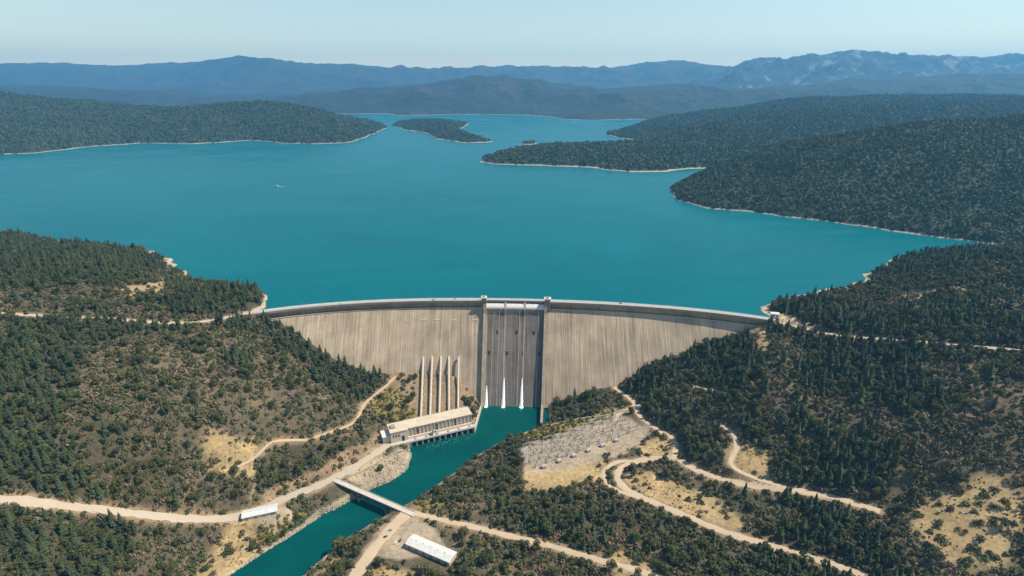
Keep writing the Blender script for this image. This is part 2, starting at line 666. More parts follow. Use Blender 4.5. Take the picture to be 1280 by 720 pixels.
def tps_fit(p, lam=60.0):
    n = len(p)
    q = p[:, :2] / 300.0
    r2 = ((q[:, None] - q[None]) ** 2).sum(-1)
    K = 0.5 * r2 * np.log(r2 + 1e-12) + np.eye(n) * lam * 1e-5
    A = np.zeros((n + 3, n + 3))
    A[:n, :n] = K
    A[:n, n] = 1
    A[:n, n + 1:] = q
    A[n:, :n] = A[:n, n:].T
    return np.linalg.solve(A, np.concatenate([p[:, 2], np.zeros(3)]))


TPS = tps_fit(ctrl)


def tps(X, Y):
    x = np.ravel(X) / 300.0
    y = np.ravel(Y) / 300.0
    out = TPS[len(ctrl)] + TPS[len(ctrl) + 1] * x + TPS[len(ctrl) + 2] * y
    for i in range(len(ctrl)):
        r2 = (x - ctrl[i, 0] / 300) ** 2 + (y - ctrl[i, 1] / 300) ** 2
        out = out + TPS[i] * 0.5 * r2 * np.log(r2 + 1e-12)
    return out.reshape(np.shape(X))


# river outline on the water plane
PH_L = P(490, 557, -138)
PH_R = P(593, 533, -138)
PH_U = (PH_R - PH_L)[:2] / np.linalg.norm((PH_R - PH_L)[:2])
PH_N = np.array([PH_U[1], -PH_U[0]])          # towards the river
PH_LEN = float(np.linalg.norm((PH_R - PH_L)[:2]))


def ph(u, w):
    """point on the powerhouse plan: u along it, w towards the hill"""
    return PH_L[:2] + PH_U * u - PH_N * w


_left = [ph(PH_LEN + 2, 8.5), ph(60, 8.5), ph(24, 8.5), ph(23.5, -1)] + [P(x, y, RIVER)[:2] for x, y in [(513, 572), (508, 587), (490, 600), (465, 610), (440, 625), (400, 645), (372, 664), (345, 681)]]
_left += [np.array(q) for q in [(-312, -455), (-380, -550), (-440, -760)]]
_right = [P(x, y, RIVER)[:2] for x, y in [(688, 532), (650, 549), (630, 557), (600, 573), (560, 600), (522, 630), (495, 646), (470, 660), (430, 681)]]
_right += [np.array(q) for q in [(-238, -470), (-300, -560), (-350, -760)]]
RIVPOLY = np.array([(-48, -100), (62, -100)] + [tuple(q) for q in _right] + [tuple(q) for q in _left[::-1]])

PADS = [([ph(-14, -1), ph(22, -1), ph(22, 9), ph(PH_LEN, 9), ph(PH_LEN, 30), ph(-14, 30)], -138.6, 7),
        ([P(x, y, -134)[:2] for x, y in [(497, 660), (516, 645), (530, 655), (575, 690), (560, 716), (470, 700)]], -133.8, 10),
        ([P(x, y, -134)[:2] for x, y in [(290, 640), (350, 626), (358, 638), (325, 652), (290, 655)]], -134.2, 8)]

# roads traced on the photograph: name, pixels, width
ROADS = [
    ('river_road', 'paved_road', [(489, 553), (470, 567), (445, 583), (420, 597), (390, 611), (355, 624), (325, 637), (290, 648), (230, 650), (150, 640), (60, 630), (-40, 620)], 13.0),
    ('hillside_track', 'dirt_road', [(280, 590), (305, 580), (320, 571), (330, 561), (341, 552), (365, 551), (385, 551), (398, 545), (420, 538), (440, 530), (450, 517), (456, 505), (466, 496), (480, 485), (490, 475), (494, 471)], 4.5),
    ('approach_road', 'dirt_road', [(512, 640), (530, 645), (560, 652), (600, 661), (640, 671), (680, 681), (740, 698), (800, 714), (850, 735)], 8.0),
    ('yard_road', 'dirt_road', [(512, 640), (500, 650), (488, 662), (478, 674), (468, 686), (455, 705), (440, 730)], 14.0),
    ('loop_road', 'dirt_road', [(1100, 640), (1030, 620), (960, 611), (930, 606), (905, 600), (880, 592), (862, 583), (848, 574), (830, 573), (812, 574), (795, 577), (780, 583), (772, 592), (774, 603), (786, 614), (805, 624), (825, 632), (850, 642), (880, 655), (915, 669), (960, 682), (1020, 700), (1080, 720)], 9.5),
    ('switchyard_road', 'dirt_road', [(793, 508), (800, 520), (812, 531), (826, 540), (842, 549), (845, 560), (842, 572)], 7.0),
    ('yard_loop', 'dirt_road', [(795, 577), (775, 577), (760, 584), (754, 595), (760, 606), (775, 615), (795, 621)], 6.0),
    ('dam_foot_road', 'dirt_road', [(742, 537), (755, 532), (768, 526), (776, 516), (793, 508), (788, 499), (778, 492), (768, 484)], 7.0),
    ('upper_track', 'dirt_road', [(1040, 625), (990, 612), (960, 603), (940, 597), (922, 589), (913, 581), (916, 570), (921, 560), (919, 547), (912, 538), (900, 531)], 6.0),
    ('forest_track', 'dirt_road', [(862, 483), (874, 485), (886, 487), (897, 490)], 4.5),
    ('abutment_road', 'paved_road', [(331, 391), (315, 392), (290, 396), (255, 402), (210, 404), (150, 400), (80, 396), (0, 392)], 8.0),
    ('east_abutment_road', 'paved_road', [(951, 400), (970, 403), (1000, 410), (1050, 420), (1120, 425), (1200, 432), (1290, 440)], 8.0),
]


CON_X = [-423, -401, -368, -327, -286, -245, -205, -165, -130, -89, -57, -46, 62, 80, 107, 148, 177, 215, 255, 295, 346, 383, 411]
CON_Z = [-8, -18, -38, -63, -85, -102, -103, -102, -107, -118, -138, -156, -158, -140, -133, -122, -112, -95, -75, -59, -41, -26, -12]


def shape_terrain(Z, X, Y, roads=None):
    d, xx = crest_d(X, Y)
    # flat pads
    for poly, z, m in PADS:
        sd = poly_sd(X, Y, poly)
        k = smooth(-m, 0, sd)
        Z = Z * (1 - k) + z * k
    if roads:
        for pts, w in roads:
            dist, z = line_dist(X, Y, pts)
            k = 1 - smooth(w / 2 + 0.8, w / 2 + 7.0, dist)
            Z = Z * (1 - k) + z * k
    # river bed and banks
    sd = poly_sd(X, Y, RIVPOLY)
    Z = np.where(sd > 0, RIVER - 0.6 - np.minimum(sd * 0.4, 6), np.maximum(Z, RIVER - 0.6 + np.minimum(-sd * 0.45, 4.0)))
    # under and behind the dam
    zf = -11 - (d - 4) / 0.8 - 3.0
    ins = (np.abs(xx + 4) < 412)
    dcon = 4 + 0.8 * np.clip(-11 - np.interp(xx, CON_X, CON_Z), 0, None)
    Z = np.where(ins & (d >= 4) & (d < dcon - 1), np.minimum(Z, zf), Z)
    Z = np.where(ins & (d < 4), np.minimum(Z, -40), Z)
    Z = np.where(~ins & (np.abs(xx + 4) < 450) & (np.abs(d) < 8), np.minimum(Z, -0.3), Z)
    return Z


def drop(px, py):
    """where a pixel's ray meets the ground"""
    d = ray(px, py)
    t = np.arange(420, 1500, 1.5)
    X, Y, Zr = CAM[0] + d[0] * t, CAM[1] + d[1] * t, CAM[2] + d[2] * t
    Z = tps(X, Y)
    for poly, z, m in PADS:
        k = smooth(-m, 0, poly_sd(X, Y, poly))
        Z = Z * (1 - k) + z * k
    hit = np.nonzero(Zr < Z)[0]
    i = hit[0] if len(hit) else len(t) - 1
    return (X[i], Y[i], Z[i])


def resample(pts, step):
    pts = np.array(pts, float)
    # Catmull-Rom through the traced points
    out = []
    n = len(pts)
    for i in range(n - 1):
        p0, p1, p2, p3 = pts[max(i - 1, 0)], pts[i], pts[i + 1], pts[min(i + 2, n - 1)]
        m = max(2, int(np.linalg.norm(p2 - p1) / step))
        for k in range(m):
            t = k / m
            out.append(0.5 * ((2 * p1) + (-p0 + p2) * t + (2 * p0 - 5 * p1 + 4 * p2 - p3) * t * t + (-p0 + 3 * p1 - 3 * p2 + p3) * t ** 3))
    out.append(pts[-1])
    out = np.array(out)
    z = out[:, 2]
    for _ in range(6):
        z[1:-1] = (z[:-2] + 2 * z[1:-1] + z[2:]) / 4
    return out


ROADPTS = []
for name, mat, pix, w in ROADS:
    pts = [drop(x, y) for x, y in pix]
    if name in ('approach_road', 'yard_road'):
        pts[0] = (*P(512, 640, -134)[:2], -134)
    if name == 'abutment_road':
        pts[0] = (XL, float(np.polyval(CREST, XL)), -0.4)
    if name == 'east_abutment_road':
        pts[0] = (XR, float(np.polyval(CREST, XR)), -0.4)
    ROADPTS.append((resample(pts, 6.0), w))

gx = np.concatenate([np.arange(-1400, -450, 10), np.arange(-450, 450, 3), np.arange(450, 1401, 10)]).astype(float)
gy = np.concatenate([np.arange(-760, -490, 9), np.arange(-490, -58, 3), np.arange(-58, 452, 7)]).astype(float)
GX, GY = np.meshgrid(gx, gy)
Z0 = tps(GX, GY)
_rd = np.full(GX.shape, 1e9)
for pts, w in ROADPTS:
    dist, _ = line_dist(GX, GY, pts)
    _rd = np.minimum(_rd, dist - w / 2)
_rv = -poly_sd(GX, GY, RIVPOLY)
_pd = np.min([-poly_sd(GX, GY, p) for p, z, m in PADS], axis=0)
SWPOLY = [P(x, y, -127)[:2] for x, y in [(650, 560), (720, 538), (778, 517), (812, 536), (800, 556), (745, 580), (735, 600), (690, 612), (655, 596)]]
_sd = -poly_sd(GX, GY, SWPOLY)
_pp = -poly_sd(GX, GY, [P(x, y, -115)[:2] for x, y in [(522, 452), (580, 452), (580, 515), (516, 525)]])
calm = smooth(0, 20, _pp) * smooth(2, 30, _rd) * smooth(0, 25, _rv) * smooth(4, 25, _pd) * smooth(-5, 25, _sd)
rough_z = fbm(GX, GY, 90, 4, 3, True) * 6.0 + fbm(GX, GY, 22, 3, 9) * 2.2
Z1 = shape_terrain(Z0 + rough_z * calm, GX, GY, ROADPTS)


def height(X, Y):
    X = np.asarray(X, float)
    Y = np.asarray(Y, float)
    i = np.clip(np.searchsorted(gx, X) - 1, 0, len(gx) - 2)
    j = np.clip(np.searchsorted(gy, Y) - 1, 0, len(gy) - 2)
    u = np.clip((X - gx[i]) / (gx[i + 1] - gx[i]), 0, 1)
    v = np.clip((Y - gy[j]) / (gy[j + 1] - gy[j]), 0, 1)
    return (Z1[j, i] * (1 - u) + Z1[j, i + 1] * u) * (1 - v) + (Z1[j + 1, i] * (1 - u) + Z1[j + 1, i + 1] * u) * v


# ------------------------------------------------------------------ ground cover zones (drawn on the photograph, laid on the ground)
ZONES = {
    'pine': [[(318, 396), (338, 396), (352, 404), (380, 418), (410, 438), (440, 455), (470, 450), (498, 452), (490, 478), (462, 498), (440, 505), (415, 488), (392, 465), (370, 448), (345, 440), (330, 420), (318, 415)],
             [(772, 468), (800, 458), (830, 446), (870, 432), (905, 420), (940, 424), (962, 440), (962, 470), (930, 480), (900, 480), (850, 470), (825, 485), (800, 495), (775, 490)],
             [(800, 510), (830, 520), (870, 560), (905, 585), (880, 585), (850, 560), (820, 530)]],
    'oak': [[(692, 492), (712, 484), (740, 474), (768, 472), (770, 490), (780, 505), (740, 518), (700, 528), (690, 528)],
            [(800, 490), (860, 470), (900, 480), (960, 470), (962, 560), (925, 565), (905, 590), (870, 580), (845, 555), (815, 528)],
            [(505, 455), (525, 455), (524, 500), (503, 500)], [(572, 482), (596, 490), (596, 505), (574, 506)],
            [(330, 560), (400, 558), (440, 545), (470, 530), (455, 560), (400, 590), (320, 615), (318, 585)],
            [(620, 590), (650, 590), (700, 625), (720, 615), (780, 630), (850, 660), (870, 684), (700, 684), (640, 668), (600, 640)],
            [(870, 600), (920, 612), (962, 622), (962, 655), (930, 636), (890, 618)],
            [(515, 652), (545, 660), (548, 672), (520, 664)]],
    'dry': [[(778, 588), (800, 588), (850, 605), (900, 625), (935, 655), (920, 662), (870, 645), (825, 627), (790, 610)],
            [(905, 562), (925, 555), (962, 565), (962, 598), (930, 588), (908, 580)],
            [(655, 585), (700, 570), (755, 565), (755, 600), (720, 610), (680, 615), (655, 610)],
            [(795, 560), (820, 545), (840, 552), (838, 570), (800, 572)],
            [(930, 402), (962, 402), (962, 440), (945, 440)]],
    'yellow': [[(690, 530), (740, 518), (785, 508), (778, 516), (730, 534), (660, 552), (655, 546)],
               [(455, 500), (490, 485), (505, 490), (520, 515), (500, 530), (475, 520)],
               [(320, 655), (350, 645), (380, 640), (350, 668), (320, 684)], [(520, 632), (540, 622), (555, 634), (535, 642)]],
    'gravel': [[(445, 583), (500, 562), (514, 566), (514, 580), (490, 600), (465, 608), (440, 600)],
               [(318, 640), (352, 632), (370, 650), (340, 665), (318, 660)],
               [(480, 655), (515, 640), (545, 660), (560, 690), (500, 700), (455, 690)],
               [(652, 560), (720, 538), (778, 517), (812, 536), (800, 556), (745, 578), (700, 590), (655, 590)]],
    'soil': [[(480, 470), (530, 455), (600, 480), (600, 506), (520, 522), (480, 522), (500, 490)],
             [(440, 560), (485, 535), (490, 552), (440, 580), (380, 606), (330, 628), (325, 618), (390, 592)],
             [(860, 590), (905, 594), (960, 606), (955, 614), (900, 606)]],
}
GCOL = {'brush': (0.105, 0.09, 0.058), 'pine': (0.06, 0.053, 0.033), 'oak': (0.075, 0.066, 0.038), 'dry': (0.42, 0.315, 0.165),
        'yellow': (0.22, 0.185, 0.075), 'gravel': (0.37, 0.31, 0.24), 'soil': (0.26, 0.19, 0.125)}
ORDER = ['pine', 'oak', 'soil', 'dry', 'yellow', 'gravel']


def zones_of(X, Y, Z):
    """weights of each ground cover at world points"""
    px, py = proj(X, Y, Z)
    jx = fbm(X, Y, 30, 3, 21) * 7
    jy = fbm(X, Y, 30, 3, 22) * 5
    px = px + jx
    py = py + jy
    inset = (px > 318) & (px < 962) & (py > 380) & (py < 686)
    W = {k: np.zeros(X.shape) for k in ORDER}
    for k in ORDER:
        for poly in ZONES[k]:
            W[k] = np.maximum(W[k], smooth(-3, 2, poly_sd(px, py, poly)))
    n1 = fbm(X, Y, 160, 4, 31)
    n2 = fbm(X, Y, 120, 4, 41)
    out = ~inset
    W['pine'] = np.where(out, smooth(0.02, 0.16, n1), W['pine'])
    W['oak'] = np.where(out, smooth(0.0, 0.2, n2), W['oak'])
    W['dry'] = np.where(out, smooth(0.28, 0.45, -n1) * 0.9, W['dry'])
    return W, px, py


W, _, _ = zones_of(GX, GY, Z1)
colr = np.ones(GX.shape + (3,)) * np.array(GCOL['brush'])
mott = smooth(0.0, 0.5, fbm(GX, GY, 26, 4, 51))[..., None]
colr = colr * (1 - mott) + np.array((0.18, 0.135, 0.088)) * mott
for k in ORDER:
    colr = colr * (1 - W[k][..., None]) + np.array(GCOL[k]) * W[k][..., None]
# roadside cuts and the bare band along the waterlines
cut = (1 - smooth(1.5, 6, _rd))[..., None] * 0.6
colr = colr * (1 - cut) + np.array((0.40, 0.29, 0.18)) * cut
bank = ((1 - smooth(1, 7, _rv)) * (fbm(GX, GY, 18, 3, 61) > -0.2))[..., None] * 0.8
colr = colr * (1 - bank) + np.array((0.40, 0.34, 0.24)) * bank
_gd, _ = crest_d(GX, GY)
ring = ((_gd < 0) & (Z1 < LAKE + 2.5 + 2.5 * fbm(GX, GY, 40, 3, 63)))[..., None]
colr = np.where(ring, np.array((0.48, 0.39, 0.28)), colr)
terrain = place('valley_terrain', grid_mesh('valley_terrain', GX, GY, Z1, 'valley_ground', col=colr))
tag(terrain, kind='structure')

# ------------------------------------------------------------------ water
mb = MB()
front = [cpt(x, -2.6, LAKE) for x in np.linspace(XL, XR, 60)]
outer = [(1500, -70, LAKE), (16000, 300, LAKE), (16000, 9000, LAKE), (-16000, 9000, LAKE), (-16000, 300, LAKE), (-1500, -60, LAKE)]
mb.v = front + outer
mb.f = [tuple(range(len(mb.v)))]
lake = mb.build('lake', 'lake_water')
tag(lake, kind='structure')
mb = MB()
mb.quad((-520, -758, RIVER), (66, -758, RIVER), (66, -96, RIVER), (-520, -96, RIVER))
river = mb.build('river', 'river_water')
tag(river, kind='structure')

# ------------------------------------------------------------------ roads
for (name, mat, pix, w), (pts, _) in zip(ROADS, ROADPTS):
    me = MB()
    n = len(pts)
    left, right = [], []
    for i in range(n):
        a, b = pts[max(i - 1, 0)], pts[min(i + 1, n - 1)]
        t = np.array([b[0] - a[0], b[1] - a[1]])
        t = t / (np.linalg.norm(t) + 1e-9)
        nn = np.array([-t[1], t[0]]) * w / 2 * (1 + 0.12 * math.sin(i * 1.7) + 0.08 * math.sin(i * 0.6) + random.uniform(-0.12, 0.12))
        row = []
        for s in (-1, -0.33, 0.33, 1):
            x, y = pts[i][0] + nn[0] * s, pts[i][1] + nn[1] * s
            z = max(float(height(x, y)), pts[i][2] - 0.4) + (0.28 if abs(s) < 0.9 else 0.10)
            row.append((x, y, z))
        me.v += row
        if i:
            b0 = (i - 1) * 4
            for k in range(3):
                me.f.append((b0 + k, b0 + 4 + k, b0 + 5 + k, b0 + 1 + k))
    nm = 'road' if mat == 'paved_road' else 'track'
    tag(me.build(nm, mat, smoothed=True), kind='structure')

# ------------------------------------------------------------------ hills and mountains round the lake


def hill(name, mat, shore, ridge, step, amp, rs, power=0.75, seed=1, kind='structure', margin=60, rock=None):
    shore = np.array([tuple(q)[:2] for q in shore])
    ridge = np.array(ridge)
    rp = resample(ridge, max(step * 3, 40)) if len(ridge) > 1 else ridge
    x0, y0 = shore.min(0) - margin
    x1, y1 = shore.max(0) + margin
    X, Y = np.meshgrid(np.arange(x0, x1, step), np.arange(y0, y1, step))
    wx = fbm(X, Y, step * 12, 3, seed + 5) * step * 2.8
    wy = fbm(X, Y, step * 12, 3, seed + 6) * step * 2.8
    ds = poly_sd(X + wx, Y + wy, shore)
    num = np.zeros(X.shape)
    den = np.zeros(X.shape)
    dr = np.full(X.shape, 1e18)
    for p in rp:
        d2 = (X - p[0]) ** 2 + (Y - p[1]) ** 2 + 1
        w = 1 / d2 ** 1.5
        num += w * p[2]
        den += w
        dr = np.minimum(dr, d2)
    dr = np.sqrt(dr)
    zr = num / den - LAKE
    t = np.clip(ds, 0, None) / (np.clip(ds, 0, None) + dr + 1e-6)
    spur = fbm(X, Y, rs, 5, seed, True)
    Z = LAKE + zr * t ** power + amp * zr * spur * t * (1.08 - t) * 1.9
    Z = np.where(ds < 0, LAKE + np.maximum(ds * 0.3, -14), np.maximum(Z, LAKE + np.minimum(ds * 0.25, 4)))
    keep = ds > -margin * 0.6
    o = place(name, grid_mesh(name, X, Y, Z, mat, keep))
    tag(o, kind=kind)
    return X, Y, Z, ds


Lk = lambda l: [P(x, y, LAKE)[:2] for x, y in l]
far = {}
far['west'] = hill('hill', 'shore_hill',
                   Lk([(-260, 204), (-100, 196), (40, 192), (110, 184), (180, 178.5), (240, 180), (300, 176), (320, 175.5), (340, 177.5), (355, 179), (395, 179.5), (432, 178.5), (448, 174), (462, 168), (482, 160)])
                   + [(-1300, 4700), (-2200, 5200), (-5000, 5600), (-7500, 4800)],
                   [PY(*q) for q in [(-240, 112, 3900), (-100, 111, 3800), (0, 121, 3700), (100, 135, 3500), (180, 141, 3450), (255, 133, 3600), (340, 128.5, 3600), (390, 134, 3650), (425, 144.5, 3750), (455, 153, 3900), (472, 158, 4050)]],
                   20, 0.40, 420, seed=11)
far['island'] = hill('island', 'shore_hill',
                     Lk([(490, 157), (508, 163), (530, 165), (545, 173), (580, 178.5), (605, 178.5), (615, 177), (600, 172), (584, 168), (574, 161), (582, 157.5), (586, 154.5), (560, 152), (520, 150.5), (497, 153.5)]),
                     [PY(*q) for q in [(505, 151.5, 4450), (530, 149.5, 4450), (555, 151, 4300), (552, 158, 3800), (565, 164, 3350), (585, 170, 3080), (605, 175.5, 2940)]],
                     14, 0.12, 240, seed=17)
far['islet'] = hill('island', 'shore_hill', Lk([(650, 180), (660, 181), (673, 180), (668, 178), (655, 178)]),
                    [PY(655, 177.2, 2820), PY(661, 176.4, 2820), PY(668, 177.2, 2820)], 10, 0.1, 100, seed=19)
far['peninsula'] = hill('hill', 'shore_hill',
                        Lk([(594, 202.5), (620, 206), (660, 207), (700, 208), (735, 210), (760, 213), (790, 215), (830, 214), (860, 211), (885, 211), (920, 212.5), (1000, 214), (1150, 219), (1400, 226)])
                        + [(6500, 2600), (7000, 5200), (3000, 5900)]
                        + Lk([(850, 149), (826, 151.5), (800, 158), (775, 163.5), (757, 168), (775, 173), (800, 174.5), (838, 175.5), (826, 178.5), (790, 181), (740, 181.5), (700, 182.5), (660, 185), (625, 191.5), (602, 199)]),
                        [PY(*q) for q in [(606, 198.5, 1930), (640, 190, 2020), (700, 185, 2120), (760, 182, 2230), (815, 178, 2420), (850, 166, 2560), (900, 154, 2750), (960, 146, 2900), (1050, 136, 3100), (1300, 126, 3300)]]
                        + [PY(*q) for q in [(1200, 120, 4300), (1000, 124, 4200), (960, 131, 4100), (920, 137, 4100), (880, 139.5, 4300), (845, 143, 4350), (815, 152, 4050), (775, 164, 3600)]],
                        18, 0.42, 380, seed=23)
far['headland'] = hill('hill', 'shore_hill',
                       Lk([(843, 233), (838, 237), (843, 243), (850, 250), (880, 258), (915, 263), (950, 267), (975, 271), (1040, 279), (1120, 290), (1250, 305), (1420, 318)])
                       + [(2600, 700), (2700, 1500), (1500, 1620)] + Lk([(935, 214), (905, 215), (880, 219), (858, 226)]),
                       [PY(*q) for q in [(852, 231, 1085), (878, 218, 1130), (910, 206, 1150), (960, 189, 1150), (1050, 168, 1150), (1200, 152, 1150), (1400, 140, 1200)]],
                       10, 0.38, 210, seed=29)
hill('mountains', 'mid_mountain',
     Lk([(-500, 141), (0, 142), (200, 142), (330, 142.5), (420, 142.5), (480, 142), (500, 144.5), (560, 143), (650, 143), (690, 146), (715, 149.5), (750, 150.5), (790, 149.5), (830, 149), (1000, 148), (1400, 147), (1800, 146)])
     + [(12000, 12000), (-14000, 12000)],
     [PY(*q) for q in [(-450, 104, 9000), (-100, 108, 8900), (150, 113, 8800), (300, 122, 8500), (380, 121, 8200), (440, 112, 8000), (485, 112, 8000), (530, 108, 8000), (562, 98, 8200), (600, 91, 8300), (640, 96, 8300), (680, 104, 8300), (720, 112, 8100), (752, 118, 7900), (790, 113, 8000), (830, 108, 8300), (862, 104.5, 8500), (892, 112, 8400), (930, 119, 8300), (1000, 110, 8300), (1150, 98, 8500), (1400, 96, 8800), (1700, 100, 9000)]],
     42, 0.85, 900, power=0.9, seed=37)
hill('mountains', 'far_mountain', [(-26000, 11500), (20000, 11500), (22000, 18600), (-28000, 18600)],
     [PY(*q) for q in [(-500, 80, 16500), (-200, 86, 16300), (0, 80, 16000), (120, 84, 16000), (220, 80, 15800), (300, 76, 15600), (350, 73, 15500), (388, 76, 15500), (430, 82, 15500), (470, 83, 15500), (497, 92, 15500), (520, 90, 15700), (560, 87, 16000), (600, 86, 16200), (640, 81, 16500), (665, 83, 16500), (695, 87, 16500), (745, 88, 16300), (800, 83, 16000), (830, 78.5, 15800), (855, 77, 15500), (885, 80, 15500), (910, 87, 15600), (1000, 90, 16000), (1200, 85, 16000), (1500, 80, 16000), (1700, 82, 16000)]],
     80, 0.75, 1900, power=0.85, seed=43, margin=300)
hill('mountains', 'limestone', [(3500, 10800), (4200, 10300), (6000, 10000), (12000, 9800), (16000, 10500), (16000, 15500), (6000, 15500), (4500, 13500)],
     [PY(*q) for q in [(893, 96, 12600), (912, 86, 12700), (935, 76, 12800), (962, 71, 12900), (1010, 74, 13000), (1060, 66, 13000), (1130, 74, 13000), (1220, 70, 13000), (1400, 78, 13000)]],
     55, 0.65, 900, power=0.75, seed=53, margin=200)

# ------------------------------------------------------------------ the dam
dam = empty('concrete_dam', (0, 0, 0))
tag(dam, 'huge pale curved concrete dam with a central gated spillway holding back the lake', 'dam')


def prism(x0, x1, prof, n=1):
    """profile of (d, z) swept along the crest from x0 to x1"""
    m = MB()
    xs = np.linspace(x0, x1, n + 1)
    k = len(prof)
    for x in xs:
        for d, z in prof:
            m.v.append(cpt(x, d, z))
    for i in range(n):
        for j in range(k):
            j2 = (j + 1) % k
            m.f.append((i * k + j, i * k + j2, (i + 1) * k + j2, (i + 1) * k + j))
    m.f.append(tuple(range(k))[::-1])
    m.f.append(tuple(n * k + j for j in range(k)))
    return m


SPL, SPR = -46.0, 58.0          # spillway between its two training walls


def wing_profile(zb, o=0.0):
    return [(-4.0 - o, -1.6), (-4.0 - o, zb), (face_off(zb) - o, zb), (6.6 - o, -14.0), (6.8 - o, -13.4), (-1.8, -13.0), (-1.8, -1.6)]


def zbot(x):
    return float(np.interp(x, [-440, -400, -300, -180, -60, 70, 180, 300, 400, 440], [-60, -80, -135, -155, -160, -160, -158, -135, -85, -60]))


for a, b in ((XL, SPL - 4), (SPR + 4, XR)):
    nb = int(round((b - a) / 15.24))
    xs = np.linspace(a, b, nb + 1)
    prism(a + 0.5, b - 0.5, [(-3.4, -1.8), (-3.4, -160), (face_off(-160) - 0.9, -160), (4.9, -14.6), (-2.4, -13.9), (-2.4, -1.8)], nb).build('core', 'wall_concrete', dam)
    for i in range(nb):
        zb = min(zbot(xs[i]), zbot(xs[i + 1])) - 3
        prism(xs[i] + 0.07, xs[i + 1] - 0.07, wing_profile(zb, random.choice((0, 0.12, 0.25, 0.35)))).build('face_block', 'concrete', dam)
    # pale ledge where the upright crest wall meets the sloping face
    prism(a, b, [(6.0, -13.6), (6.0, -12.6), (7.3, -12.6), (7.3, -13.6)], nb).build('ledge', 'pale_concrete', dam)
    # corbels under the roadway overhang
    for i in range(nb + 1):
        x = min(max(xs[i], a + 0.6), b - 0.6)
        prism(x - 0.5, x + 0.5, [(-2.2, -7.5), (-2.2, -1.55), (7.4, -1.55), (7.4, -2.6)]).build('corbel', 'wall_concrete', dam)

for a, b, dd in ((XL, SPL - 4.01, 7.6), (SPL - 4, SPR + 4, 4.4), (SPR + 4.01, XR, 7.6)):
    nn_ = max(4, int((b - a) / 12))
    nm = 'roadway' if dd > 5 else 'spillway_bridge'
    rw = prism(a, b, [(-5.2, 0), (-5.2, -1.5), (dd, -1.5), (dd, 0)], nn_).build(nm, 'road_concrete', dam)
    prism(a, b, [(-5.15, 0.004), (-5.15, 0.16), (-3.6, 0.16), (-3.6, 0.004)], nn_).build('sidewalk', 'parapet_white', rw)
    prism(a, b, [(dd - 1.6, 0.004), (dd - 1.6, 0.16), (dd - 0.05, 0.16), (dd - 0.05, 0.004)], nn_).build('sidewalk', 'parapet_white', rw)
    prism(a, b, [(-5.5, -1.9), (-5.5, 1.15), (-5.19, 1.15), (-5.19, -1.9)], nn_).build('parapet', 'parapet_white', rw)
    prism(a, b, [(dd + 0.01, -2.9 if dd > 5 else -1.9), (dd + 0.01, 1.15), (dd + 0.35, 1.15), (dd + 0.35, -2.9 if dd > 5 else -1.9)], nn_).build('parapet', 'wall_concrete', rw)  # unlit outer side: shade put into a darker concrete, lip dropped to deepen it
for x in np.arange(XL + 15, XR - 10, 30.5):
    if SPL - 8 < x < SPR + 8:
        continue
    m = MB()
    m.tube([cpt(x, -4.6, 0.1), cpt(x, -4.6, 7.0), cpt(x, -3.0, 7.6)], 0.12, 5)
    m.box(-0.3, 0.3, -0.5, 0.5, -0.12, 0.12, Matrix.Translation(cpt(x, -2.9, 7.5)))
    m.build('lamp_post', 'galvanised', dam)

# pale horizontal streak ledges on the face above the penstocks (gate slots)
for pxx in (510, 530, 547, 567, 594):
    x = (pxx - 640) / F * 985
    prism(x - 5.5, x + 5.5, [(4 + 0.8 * 19.2, -30.6), (4 + 0.8 * 19.2 + 1.0, -30.6), (4 + 0.8 * 18.6 + 0.7, -29.9), (4 + 0.8 * 18.4, -29.9)]).build('ledge', 'pale_concrete', dam)


def sp_prof(zb=-158, o=0.0):
    f = lambda z: face_off(z) - o - 1.0
    return [(-4.0, -13.5), (-4.0, zb), (f(zb), zb), (f(-60), -60), (f(-44), -44), (f(-32) + 1.2, -32), (f(-22) + 3.6, -22), (14.2 - o, -15.5), (13.4 - o, -12.6), (11, -11.9), (-2.0, -12.2)]


ns = 8
xs = np.linspace(SPL, SPR, ns + 1)
prism(SPL, SPR, sp_prof(-160, 0.9), 4).build('core', 'wall_concrete', dam)
for i in range(ns):
    prism(xs[i] + 0.15, xs[i + 1] - 0.15, sp_prof(-158, (0.0, 0.25, 0.1, 0.3)[i % 4]), 1).build('spillway_block', 'spillway_concrete', dam)
bay = (SPR - SPL) / 3
piers = [SPL + bay, SPL + 2 * bay]
for x in piers:
    prism(x - 1.6, x + 1.6, [(-6.5, -1.55), (-6.5, -40), (4.0, -40), (16.5, -22), (15.5, -12), (8.2, -5), (4.2, -1.55)]).build('gate_pier', 'wall_concrete', dam)
# pale ribs of clean concrete that run down the spillway below the piers and beside the walls
for x, wd in ((SPL + 1.8, 1.6), (SPL + 24, 0.8), (piers[0], 1.3), (piers[1], 1.2), (piers[1] - 9, 0.7), (SPR - 10, 0.8), (SPL + 13, 0.6)):
    prism(x - wd, x + wd, [(face_off(-46) - 2, -46), (face_off(-154) - 2, -154), (face_off(-154) - 0.45, -154), (face_off(-46) - 0.45, -46), (face_off(-30) + 1.2, -30), (face_off(-22) + 3.2, -22), (14.6, -15.6), (12, -15.6)]).build('rib', 'wall_concrete', dam)
ends = [SPL + 0.3, piers[0] - 1.9, piers[0] + 1.9, piers[1] - 1.9, piers[1] + 1.9, SPR - 0.3]
for i in range(3):
    prof = [(1.0, -4.6)] + [(1.0 + 12.0 * math.sin(a), -4.6 - 7.2 * (1 - math.cos(a))) for a in np.linspace(0.25, math.pi / 2, 7)] + [(13.0, -12.3), (1.0, -12.3)]
    prism(ends[2 * i], ends[2 * i + 1], prof, 3).build('drum_gate', 'white_paint', dam, smoothed=False)
